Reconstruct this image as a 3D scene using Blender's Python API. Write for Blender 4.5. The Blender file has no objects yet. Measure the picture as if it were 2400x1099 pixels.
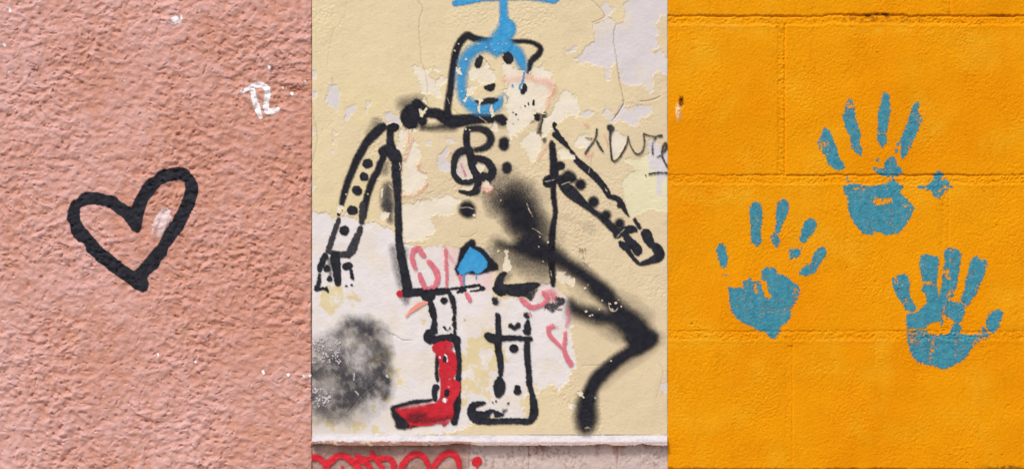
import bpy, math, random
import numpy as np
from mathutils import Vector

random.seed(4)
scene = bpy.context.scene
C = scene.collection
S = 0.00052            # metres per unit of drawing (one block is 0.39 m long)
CX, GY = 1200.0, 1900.0  # drawing units: x of the middle of the view, y of the ground

# ------------------------------------------------------------------ camera, sky, sun, exposure
D = 2.2
cam = bpy.data.cameras.new('camera'); cam_ob = bpy.data.objects.new('camera', cam); C.objects.link(cam_ob)
cam_ob.location = (0, -D, (GY-549.5)*S); cam_ob.rotation_euler = (math.radians(90), 0, 0)
cam.sensor_width = 36; cam.lens = 36*D/(2400*S); cam.clip_start = .01; cam.clip_end = 500
scene.camera = cam_ob
SUN_EL, SUN_AZ = math.radians(52), math.radians(-28)     # from the upper left, in front of the walls
w = bpy.data.worlds.new('World'); scene.world = w; w.use_nodes = True
wn = w.node_tree.nodes; bg = wn['Background']
sky = wn.new('ShaderNodeTexSky'); sky.sky_type = 'NISHITA'; sky.sun_disc = False
sky.sun_elevation = SUN_EL; sky.sun_rotation = math.pi + SUN_AZ*-1
sky.air_density = 1.0; sky.dust_density = 4.0; sky.ozone_density = .6
w.node_tree.links.new(sky.outputs[0], bg.inputs[0]); bg.inputs[1].default_value = 0.10
sl = bpy.data.lights.new('sun', 'SUN'); sl.energy = 1.5; sl.angle = math.radians(11); sl.color = (1, .93, .84)
so = bpy.data.objects.new('sun', sl); C.objects.link(so)
sd_ = Vector((math.sin(SUN_AZ)*math.cos(SUN_EL), -math.cos(SUN_AZ)*math.cos(SUN_EL), math.sin(SUN_EL)))
so.rotation_euler = sd_.to_track_quat('Z', 'Y').to_euler(); so.location = (-2, -3, 4)
scene.render.engine = 'CYCLES'
scene.cycles.transparent_max_bounces = 24
vs = scene.view_settings
vs.view_transform = 'Standard'; vs.look = 'None'; vs.gamma = 1; vs.use_curve_mapping = False; vs.exposure = 0.38

# ------------------------------------------------------------------ numbers: noise, distances
_rng = np.random.RandomState(11)
PERM = np.tile(_rng.permutation(256), 3)
ANG = _rng.rand(256)*2*np.pi; GXt, GYt = np.cos(ANG), np.sin(ANG)
def pn(x, y, seed=0):
    x = x + seed*37.17; y = y + seed*91.73
    xi = np.floor(x).astype(np.int64); yi = np.floor(y).astype(np.int64)
    xf = x-xi; yf = y-yi; xi &= 255; yi &= 255
    u = xf*xf*xf*(xf*(xf*6-15)+10); v = yf*yf*yf*(yf*(yf*6-15)+10)
    def g(ix, iy, dx, dy):
        h = PERM[PERM[ix & 255] + (iy & 255)]
        return GXt[h]*dx + GYt[h]*dy
    a = g(xi, yi, xf, yf); b = g(xi+1, yi, xf-1, yf); c = g(xi, yi+1, xf, yf-1); d = g(xi+1, yi+1, xf-1, yf-1)
    return ((a+(b-a)*u) + ((c+(d-c)*u) - (a+(b-a)*u))*v)*1.5
def fbm(x, y, wl, octs=4, seed=0, gain=.5, ax=1.0):
    s = 0; a = 1.0; tot = 0
    for k in range(octs):
        s = s + a*pn(x/(wl*ax), y/wl, seed+k*3.1); tot += a; a *= gain; wl /= 2.03
    return s/tot
def sstep(a, b, x):
    t = np.clip((x-a)/(b-a), 0, 1); return t*t*(3-2*t)
def lin(r, g, b):
    f = lambda c: (c/255/12.92) if c/255 <= .04045 else ((c/255+.055)/1.055)**2.4
    return np.array([f(r), f(g), f(b)])
def pts(crop, s):
    x0, y0, k = CR[crop]
    out = []
    for q in s.split():
        v = [float(t) for t in q.split(',')]
        out.append([x0+v[0]/k, y0+v[1]/k] + [t/k for t in v[2:]])
    return np.array(out)
CR = dict(c1=(1000,0,3.927), c2=(1290,0,3.925), c3=(720,0,3.927), c4=(720,230,3.925), c5=(1000,230,3.927), c6=(1270,230,3.927),
    d1=(720,480,3.925), d2=(920,530,3.927), d3=(1140,410,3.925), d4=(1290,430,3.925), d5=(1140,640,3.925), d6=(1290,680,3.14),
    d7=(900,760,4.07), d8=(720,700,3.33), e1=(720,980,5.581), e2=(1140,980,5.581), h=(130,370,3.33), r=(330,0,3.003),
    a4=(330,733,3.003), g1=(1880,190,2.892), g2=(1650,440,2.971), g3=(2060,560,3.435), y1=(1560,0,2.748), y2=(1980,0,2.748), f=(0,0,1))
def smooth(P, n=5):
    if len(P) < 3: return P
    Q = np.vstack([2*P[0]-P[1], P, 2*P[-1]-P[-2]]); out = []
    for i in range(1, len(Q)-2):
        for t in np.linspace(0, 1, n, endpoint=False):
            out.append(.5*((2*Q[i]) + (-Q[i-1]+Q[i+1])*t + (2*Q[i-1]-5*Q[i]+4*Q[i+1]-Q[i+2])*t*t + (-Q[i-1]+3*Q[i]-3*Q[i+1]+Q[i+2])*t**3))
    out.append(P[-1]); return np.array(out)
def sd_poly(P, X, Y):
    P = P[:, :2]; d2 = np.full(X.shape, 1e12); ins = np.zeros(X.shape, bool); n = len(P)
    for i in range(n):
        ax, ay = P[i]; bx, by = P[(i+1) % n]; ex, ey = bx-ax, by-ay
        t = np.clip(((X-ax)*ex+(Y-ay)*ey)/(ex*ex+ey*ey+1e-9), 0, 1)
        d2 = np.minimum(d2, (X-ax-t*ex)**2+(Y-ay-t*ey)**2)
        if ay != by: ins ^= ((ay > Y) != (by > Y)) & (X < ex*(Y-ay)/(by-ay)+ax)
    d = np.sqrt(d2); return np.where(ins, d, -d)
def sd_stroke(P, X, Y):
    if len(P) == 1: return P[0, 2]-np.hypot(X-P[0, 0], Y-P[0, 1])
    P = smooth(P, 4); out = np.full(X.shape, -1e6)
    for i in range(len(P)-1):
        ax, ay, ra = P[i]; bx, by, rb = P[i+1]; ex, ey = bx-ax, by-ay
        t = np.clip(((X-ax)*ex+(Y-ay)*ey)/(ex*ex+ey*ey+1e-9), 0, 1)
        out = np.maximum(out, ra+(rb-ra)*t-np.hypot(X-ax-t*ex, Y-ay-t*ey))
    return out

# ------------------------------------------------------------------ things
def root(name, label, cat, loc, group=None):
    o = bpy.data.objects.new(name, None); C.objects.link(o); o.location = loc; o.empty_display_size = .05
    o['label'] = label; o['category'] = cat
    if group: o['group'] = group
    return o
def W(px, py, h=0.0): return ((px-CX)*S, -h*S, (GY-py)*S)

class Wall:
    """a relief sampled on a grid: fine where it is seen near, coarse away from it"""
    def __init__(s, x0, x1, y0, y1, fx0, fx1, step, fy0=-24, fy1=1123):
        def axis(a, b, fa, fb):
            L = []; p = fa; st = step
            while p > a+1e-6:
                st = min(st*1.35, 8); p = max(a, p-st); L.append(p)
            R = []; p = fb; st = step
            while p < b-1e-6:
                st = min(st*1.35, 8); p = min(b, p+st); R.append(p)
            n = int(round((fb-fa)/step)); return np.array(L[::-1]+list(np.linspace(fa, fb, n+1))+R)
        s.xs = axis(x0, x1, fx0, fx1); s.ys = axis(y0, y1, fy0, fy1)
        s.X, s.Y = np.meshgrid(s.xs, s.ys); s.H = np.zeros_like(s.X); s.col = np.ones(s.X.shape+(3,))
        s.over = np.full(s.X.shape, -99.0); s.rough = np.ones(s.X.shape); s.lift = 0
    def finish(s):
        s.H[0, :] = -9; s.H[-1, :] = -9
        if s.xs[0] < 0: s.H[:, 0] = -9
        if s.xs[-1] > 3000: s.H[:, -1] = -9
        s.H[:, -1] = np.minimum(s.H[:, -1], -1.2) if s.xs[-1] < 3000 else s.H[:, -1]
        hy, hx = np.gradient(s.H, s.ys, s.xs)
        n = np.stack([-hx, -np.ones_like(hx), hy], -1); s.N = n/np.linalg.norm(n, axis=-1, keepdims=True)
    def box(s, x0, x1, y0, y1):
        i0 = max(0, np.searchsorted(s.xs, x0)-1); i1 = min(len(s.xs), np.searchsorted(s.xs, x1)+2)
        j0 = max(0, np.searchsorted(s.ys, y0)-1); j1 = min(len(s.ys), np.searchsorted(s.ys, y1)+2)
        return slice(j0, j1), slice(i0, i1)

def sheet(wall, name, f, mat, parent, org, sl=None, lift=0.0, alpha=None, label=None, kind=None, col=None):
    """the part of the wall's relief where f > 0, as one mesh with a clean cut edge"""
    sl = sl or (slice(None), slice(None))
    X = wall.X[sl]; Y = wall.Y[sl]; H = wall.H[sl]; N = wall.N[sl]; Cc = (wall.col if col is None else col)[sl]
    if alpha is None: alpha = np.ones_like(X)
    ny, nx = X.shape
    F = f.ravel().copy(); F[np.abs(F) < 1e-4] = 1e-4
    ins = (F > 0).reshape(ny, nx)
    cnt = ins[:-1, :-1].astype(int)+ins[1:, :-1]+ins[1:, 1:]+ins[:-1, 1:]
    idx = np.arange(ny*nx).reshape(ny, nx)
    a = idx[:-1, :-1]; b = idx[1:, :-1]; c = idx[1:, 1:]; d = idx[:-1, 1:]
    fm = cnt == 4; quads = np.stack([a[fm], b[fm], c[fm], d[fm]], 1)
    pm = (cnt > 0) & (cnt < 4)
    if not fm.any() and not pm.any(): return None
    T = np.vstack([np.stack([a[pm], b[pm], c[pm]], 1), np.stack([a[pm], c[pm], d[pm]], 1)])
    I = F[T] > 0; k = I.sum(1)
    tris = [T[k == 3]]; ekeys = []; base = ny*nx
    def rot(Tq, which):
        r = np.arange(len(Tq)); return Tq[r, which], Tq[r, (which+1) % 3], Tq[r, (which+2) % 3]
    T1 = T[k == 1]; p, q, r_ = rot(T1, np.argmax(I[k == 1], 1))
    T2 = T[k == 2]; u, v, x_ = rot(T2, np.argmin(I[k == 2], 1))
    E = np.vstack([np.stack([p, q], 1), np.stack([p, r_], 1), np.stack([u, v], 1), np.stack([u, x_], 1)]) if len(T1)+len(T2) else np.zeros((0, 2), int)
    E = np.sort(E, 1); key = E[:, 0]*base+E[:, 1]; uk, inv = np.unique(key, return_inverse=True)
    inv = inv.ravel()+base; n1, n2 = len(T1), len(T2)
    pq, pr, uv, ux = inv[:n1], inv[n1:2*n1], inv[2*n1:2*n1+n2], inv[2*n1+n2:]
    tris.append(np.stack([p, pq, pr], 1)); quads = np.vstack([quads, np.stack([uv, v, x_, ux], 1)])
    tris = np.vstack(tris)
    ea, eb = uk//base, uk % base; t = F[ea]/(F[ea]-F[eb])
    def ext(A):
        A = A.reshape(ny*nx, -1); return np.vstack([A, A[ea]+(A[eb]-A[ea])*t[:, None]])
    P = ext(np.stack([(X-CX)*S-org[0], -(H+lift)*S-org[1], (GY-Y)*S-org[2]], -1)); Nn = ext(N); Cn = ext(Cc); An = ext(alpha)[:, 0]
    used = np.unique(np.concatenate([tris.ravel(), quads.ravel()]))
    rm = np.zeros(len(P), int); rm[used] = np.arange(len(used)); tris = rm[tris]; quads = rm[quads]
    P = P[used]; Nn = Nn[used]; Nn /= np.linalg.norm(Nn, axis=1, keepdims=True)
    me = bpy.data.meshes.new(name); me.vertices.add(len(P)); me.vertices.foreach_set('co', P.astype(np.float32).ravel())
    lv = np.concatenate([quads.ravel(), tris.ravel()]).astype(np.int32); me.loops.add(len(lv)); me.loops.foreach_set('vertex_index', lv)
    np_ = len(quads)+len(tris); me.polygons.add(np_)
    ls = np.concatenate([np.arange(len(quads))*4, len(quads)*4+np.arange(len(tris))*3]).astype(np.int32)
    me.polygons.foreach_set('loop_start', ls); me.polygons.foreach_set('use_smooth', np.ones(np_, bool))
    me.update(calc_edges=True); me.validate()
    ca = me.attributes.new('Col', 'FLOAT_COLOR', 'POINT'); cc = np.ones((len(P), 4), np.float32); cc[:, :3] = Cn[used]
    if len(me.vertices) == len(P):
        ca.data.foreach_set('color', cc.ravel())
        aa = me.attributes.new('Film', 'FLOAT', 'POINT'); aa.data.foreach_set('value', An[used].astype(np.float32))
        me.normals_split_custom_set_from_vertices(Nn.astype(np.float32))
    me.materials.append(mat)
    o = bpy.data.objects.new(name, me); C.objects.link(o)
    if parent: o.parent = parent
    if label: o['label'] = label
    if kind: o['kind'] = kind
    return o

def plain(name, verts, faces, mat, parent=None, org=(0, 0, 0), smooth_=False):
    me = bpy.data.meshes.new(name); me.from_pydata([tuple(v[i]-org[i] for i in range(3)) for v in verts], [], faces)
    me.materials.append(mat)
    if smooth_: me.polygons.foreach_set('use_smooth', [True]*len(faces))
    o = bpy.data.objects.new(name, me); C.objects.link(o)
    if parent: o.parent = parent
    return o
def boxm(name, x0, x1, y0, y1, h0, h1, mat, parent, org):
    v = [W(x, y, h) for h in (h0, h1) for (x, y) in ((x0, y0), (x0, y1), (x1, y1), (x1, y0))]
    return plain(name, v, [(3, 2, 1, 0), (4, 5, 6, 7), (0, 1, 5, 4), (1, 2, 6, 5), (2, 3, 7, 6), (3, 0, 4, 7)], mat, parent, org)

# ------------------------------------------------------------------ materials
def mat(name, build):
    m = bpy.data.materials.new(name); m.use_nodes = True; nt = m.node_tree; N = nt.nodes; L = nt.links
    p = N['Principled BSDF']; build(m, N, L, p); return m
def noise(N, L, wl, detail=3, rough=.55, sc=(1, 1, 1)):
    g = N.new('ShaderNodeNewGeometry'); mp = N.new('ShaderNodeMapping'); mp.inputs['Scale'].default_value = sc
    L.new(g.outputs['Position'], mp.inputs['Vector'])
    t = N.new('ShaderNodeTexNoise'); t.inputs['Scale'].default_value = 1/(wl*S); t.inputs['Detail'].default_value = detail
    t.inputs['Roughness'].default_value = rough; L.new(mp.outputs[0], t.inputs['Vector']); return t.outputs[0]
def remap(N, L, src, a, b, c, d, clamp=True):
    r = N.new('ShaderNodeMapRange'); r.clamp = clamp
    for i, v in zip((1, 2, 3, 4), (a, b, c, d)): r.inputs[i].default_value = v
    L.new(src, r.inputs[0]); return r.outputs[0]
def mul_col(N, L, colsock, facsock):
    v = N.new('ShaderNodeVectorMath'); v.operation = 'SCALE'; L.new(colsock, v.inputs[0]); L.new(facsock, v.inputs['Scale']); return v.outputs[0]
def m_math(N, L, op, a, b, c=None):
    n = N.new('ShaderNodeMath'); n.operation = op
    for i, v in enumerate((a, b, c)):
        if v is None: continue
        if isinstance(v, (int, float)): n.inputs[i].default_value = v
        else: L.new(v, n.inputs[i])
    return n.outputs[0]
def wall_mat(name, bump=((5, .6), ), rough=.85, vary=(12, .06), spec=.3):
    def b(m, N, L, p):
        at = N.new('ShaderNodeAttribute'); at.attribute_name = 'Col'
        n1 = noise(N, L, vary[0], 5, .65); f = remap(N, L, n1, .25, .75, 1-vary[1], 1+vary[1])
        L.new(mul_col(N, L, at.outputs['Color'], f), p.inputs['Base Color'])
        p.inputs['Roughness'].default_value = rough; p.inputs['Specular IOR Level'].default_value = spec
        prev = None
        for wl, dist in bump:
            bn = N.new('ShaderNodeBump'); bn.inputs['Strength'].default_value = 1; bn.inputs['Distance'].default_value = dist*S
            L.new(noise(N, L, wl, 4, .6), bn.inputs['Height'])
            if prev: L.new(prev, bn.inputs['Normal'])
            prev = bn.outputs[0]
        L.new(prev, p.inputs['Normal'])
    return mat(name, b)
def film_mat(name, col, vary=.25, grain=.7, rough=.55, col2=None, wl=4.0, fade=0.0, spec=.35):
    def b(m, N, L, p):
        at = N.new('ShaderNodeAttribute'); at.attribute_name = 'Film'
        n = noise(N, L, 14, 5, .65)
        mx = N.new('ShaderNodeMix'); mx.data_type = 'RGBA'
        mx.inputs[6].default_value = (*[c*(1-vary) for c in col], 1)
        mx.inputs[7].default_value = (*(col2 if col2 is not None else [min(1, c*(1+vary)+.004*vary) for c in col]), 1)
        L.new(remap(N, L, n, .3, .72, 0, 1), mx.inputs[0]); L.new(mx.outputs[2], p.inputs['Base Color'])
        p.inputs['Roughness'].default_value = rough; p.inputs['Specular IOR Level'].default_value = spec
        bn = N.new('ShaderNodeBump'); bn.inputs['Distance'].default_value = .6*S; L.new(noise(N, L, 5, 3), bn.inputs['Height']); L.new(bn.outputs[0], p.inputs['Normal'])
        A = at.outputs['Fac']
        g = noise(N, L, wl, 3, .7)
        bell = m_math(N, L, 'MULTIPLY', m_math(N, L, 'MULTIPLY', A, m_math(N, L, 'SUBTRACT', 1.0, A)), 4.0)
        k = m_math(N, L, 'MULTIPLY', m_math(N, L, 'MULTIPLY', m_math(N, L, 'SUBTRACT', g, .5), grain*2), m_math(N, L, 'MAXIMUM', bell, fade))
        a2 = m_math(N, L, 'ADD', A, k); a2 = remap(N, L, a2, 0.02, .96, 0, 1)
        tr = N.new('ShaderNodeBsdfTransparent'); ms = N.new('ShaderNodeMixShader')
        L.new(a2, ms.inputs[0]); L.new(tr.outputs[0], ms.inputs[1]); L.new(p.outputs[0], ms.inputs[2])
        L.new(ms.outputs[0], N['Material Output'].inputs['Surface'])
    return mat(name, b)

M = {}
M['pink'] = wall_mat('rough pink render', ((6, .8), (2.6, .4)), .7, (12, .07), .3)
M['cream'] = wall_mat('flaking cream paint', ((5, .45), (2.6, .35)), .8, (30, .03), .25)
M['bare'] = wall_mat('bare undercoat', ((16, .7), (4, .25)), .85, (22, .03), .25)
M['ledge'] = wall_mat('chalky ledge render', ((6, 1.2), (3, .6)), .85, (9, .06), .25)
M['plinth'] = wall_mat('stained plinth render', ((7, 1.0), (3, .5)), .8, (12, .09), .3)
M['yellow'] = wall_mat('yellow masonry paint', ((4.5, .8), (2.4, .35)), .65, (40, .03), .05)
M['core'] = mat('rough concrete', lambda m, N, L, p: (L.new(mul_col(N, L, (lambda c: (setattr(c.outputs[0], 'default_value', (.34, .32, .30, 1)), c.outputs[0])[1])(N.new('ShaderNodeRGB')), remap(N, L, noise(N, L, 60, 6), .3, .7, .75, 1.2)), p.inputs['Base Color']), setattr(p.inputs['Roughness'], 'default_value', .9)))
BLACK = (.017, .018, .028)
M['black'] = film_mat('black spray paint', BLACK, .3, .45, .6, wl=2.4, col2=(.026, .028, .040), fade=.1, spec=.1)
M['marker'] = film_mat('black brushed paint', (.020, .022, .030), .3, .6, .75, spec=.08, col2=(.036, .039, .054), wl=3, fade=.22)
M['faded'] = film_mat('worn black spray paint', (.030, .031, .042), .5, 1.3, .6, wl=3.4, fade=.75)
M['blue'] = film_mat('light blue spray paint', lin(44, 156, 226), .1, .7, .6, col2=lin(80, 170, 222), spec=.15)
M['red'] = film_mat('red spray paint', lin(200, 32, 50), .25, .6, .5)
M['redtag'] = film_mat('bright red spray paint', lin(214, 36, 54), .12, .5, .5)
M['rose'] = film_mat('dry pink chalky paint', lin(224, 118, 136), .12, 1.1, .7, wl=3, fade=.4)
M['peach'] = film_mat('faded peach paint', lin(240, 158, 142), .1, .5, .7, wl=3, fade=.15)
M['white'] = film_mat('white marker paint', lin(246, 244, 250), .04, .6, .5)
M['chalk'] = film_mat('thin white smear', lin(226, 205, 208), .10, 1.2, .6, wl=4, fade=.6)
M['grey'] = film_mat('grey black spray haze', (.052, .052, .066), .35, .5, .6, wl=2.4, fade=.12)
M['hand'] = film_mat('blue hand paint', lin(40, 134, 166), .2, .55, .6, col2=lin(72, 158, 178), wl=3, fade=.12)
M['flake'] = film_mat('flaked undercoat specks', lin(206, 202, 208), .08, .5, .7)
M['chip'] = film_mat('chipped edge showing cream', lin(228, 214, 190), .08, .5, .7)
M['pencil'] = film_mat('pencil scratches', lin(120, 105, 85), .1, 1.0, .7, fade=.3)

# ------------------------------------------------------------------ ground
def gb(m, N, L, p):
    n = noise(N, L, 400, 8, .6); c = N.new('ShaderNodeValToRGB'); c.color_ramp.elements[0].color = (.22, .17, .135, 1); c.color_ramp.elements[1].color = (.36, .29, .24, 1)
    L.new(remap(N, L, n, .3, .7, 0, 1), c.inputs[0]); L.new(c.outputs[0], p.inputs['Base Color']); p.inputs['Roughness'].default_value = .9
    bn = N.new('ShaderNodeBump'); bn.inputs['Distance'].default_value = .003; L.new(noise(N, L, 12, 6), bn.inputs['Height']); L.new(bn.outputs[0], p.inputs['Normal'])
g = plain('ground', [(-120, -120, 0), (120, -120, 0), (120, 120, 0), (-120, 120, 0)], [(0, 1, 2, 3)], mat('warm concrete paving', gb)); g['kind'] = 'structure'

# ------------------------------------------------------------------ painted films
def film(wall, name, m, parent, org, items, rag=1.0, flake=0.0, label=None, seed=0, cut=True, lift=None, speck=0, mottle=0):
    """items: (type, crop, points, softness, strength, dryness); type s = stroke, p = area, n = bare area"""
    P = [(it[0], pts(it[1], it[2]), (it[3] if len(it) > 3 else 1.4), (it[4] if len(it) > 4 else 1.0), (it[5] if len(it) > 5 else 0.0)) for it in items]
    bx = [1e9, -1e9, 1e9, -1e9]
    for ty, q, so_, am, dr in P:
        if ty == 'n': continue
        r = (q[:, 2].max() if ty == 's' else 0)+so_/2+4
        bx = [min(bx[0], q[:, 0].min()-r), max(bx[1], q[:, 0].max()+r), min(bx[2], q[:, 1].min()-r), max(bx[3], q[:, 1].max()+r)]
    sl = wall.box(*bx); X = wall.X[sl]; Y = wall.Y[sl]
    if X.size == 0: return None
    jag = pn(X/7., Y/7., seed+.3)*.8+pn(X/4., Y/4., seed+5)*.95+pn(X/17., Y/17., seed+9)*.5
    hole = fbm(X, Y, 9, 3, seed+20, .6)
    A = np.zeros_like(X)
    for ty, q, so_, am, dr in P:
        sdv = sd_stroke(q, X, Y) if ty == 's' else sd_poly(q, X, Y)
        if ty == 'n':
            A *= 1-np.clip(.5+(sdv+jag*rag*1.6)/so_, 0, 1)*am; continue
        jr = rag*(1.0+dr*1.6)
        a = np.clip(.5+(sdv+jag*jr)/so_, 0, 1)
        if so_ > 6: a = np.clip(.5+(sdv+jag*jr+fbm(X, Y, 46, 4, seed+50)*(min(so_, 60)*.28 if so_ > 44 else so_*.12))/so_, 0, 1); a = a*a*(3-2*a)
        if dr > 0: a = a*np.clip(.5+(.62-dr*.75-hole*1.15+np.clip(sdv, 0, 9)*.035)/.18, 0, 1)
        A = 1-(1-A)*(1-a*am) if so_ > 6 else np.maximum(A, a*am)
    if flake: A = A*np.clip((.62-flake-hole)/.08, 0, 1)
    if mottle: A = A*(1-mottle*sstep(-.12, .3, fbm(X, Y, 22, 4, seed+40, .62)))
    if speck:
        fn = pn(X/4.2, Y/3.8, seed+31)*.62+pn(X/8., Y/7., seed+33)*.38
        A = np.clip(A*40-1, 0, 1)*np.clip(.5+(A-.5-fn*speck-np.clip(-wall.tex[sl]-.26, 0, .9)*1.3*(.4+sstep(-.3, .4, fbm(X, Y, 45, 2, seed+35))))/.22, 0, 1)
    fld = A-.07
    if cut: fld = np.minimum(fld, -wall.over[sl]*.5)
    wall.lift += .035
    return sheet(wall, name, fld, m, parent, org, sl, lift=.22+(wall.lift if lift is None else lift), alpha=A, label=label)
# ================================================================== the pink wall, left
A = Wall(-700, 730, -620, 1900, -12, 728.5, 1.8)
X, Y = A.X, A.Y
rx = X*.95+Y*.3+pn(X/50, Y/50, 6)*10; ry = Y*.95-X*.3+pn(X/60, Y/60, 2)*10
amp = .7+.6*sstep(-.4, .5, pn(X/170, Y/150, 5)+.3*(X < 330)*0)
n1 = pn(rx/46, ry/34, 1); n2 = pn(rx/21, ry/16, 2); n3 = pn(X/11., Y/9., 3); n4 = pn(X/5.6, Y/5., 4)
l1 = np.minimum(n1+.4*pn(rx/30, ry/24, 13), .30); l2 = -np.abs(n2)+.5*pn(rx/15, ry/12, 14)
m1 = pn(rx/33, ry/26, 17); m2 = pn(rx/19+m1*.3, ry/14.5, 18); m3 = pn(X/13.+n2*.3, Y/10., 19); m4 = pn(X/8.2, Y/6.8, 20)
A.H += (m1*2.3+m2*2.4+m3*1.25+m4*.6+n4*.3)*amp+fbm(X, Y, 170, 2, 7)*4
pit = np.clip(pn(rx/14, ry/9, 8)+pn(rx/7, ry/6, 9)*.6-.40, 0, 1); A.H -= pit*6.5*amp
grit = np.clip(pn(X/4.5, Y/4.5, 15)-.42, 0, 1)*sstep(-.1, .5, pn(X/60, Y/50, 16)); A.H += grit*2.2
relief_light = sstep(-.9, .9, m1*.8+m2*.9+m3*.5)  # pinker light on the lumps, browner shade in hollows, put into the colour
scab = np.zeros_like(X)
for (cx, cy, a, b) in ((642, 160, 26, 9), (690, 208, 26, 13), (715, 190, 9, 6), (645, 182, 9, 5), (80, 160, 12, 10)):
    scab = np.maximum(scab, np.exp(-(((X-cx)/a)**2+((Y-cy)/b)**2)**1.5))
A.H += scab*(pn(X/6., Y/3.6, 12)*4.0-1.2)
base = lin(202, 147, 129); pale = lin(215, 172, 168); ochre = lin(205, 149, 126)
t = np.clip(sstep(-.6, .6, fbm(X, Y, 230, 4, 21)+(330-X)/1400+(np.abs(Y-520)-250)/1500)*.75+(relief_light-.5)*.6, 0, 1)[..., None]
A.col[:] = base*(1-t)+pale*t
t2 = (sstep(.0, .7, fbm(X, Y, 110, 4, 25)+(X-300)/2200)*.5)[..., None]; A.col[:] = A.col*(1-t2)+ochre*t2
t3 = (scab*.45)[..., None]; A.col[:] = A.col*(1-t3)+lin(150, 98, 82)*t3
A.finish()
A.root = root('plaster_wall', 'rough pink rendered wall with the black heart painted on it', 'wall', W(20, 1900))
oA = A.root.location
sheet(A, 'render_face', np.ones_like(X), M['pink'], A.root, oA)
boxm('wall_core', -699, 729, -619, 1899, -8, -230, M['core'], A.root, oA)

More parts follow.
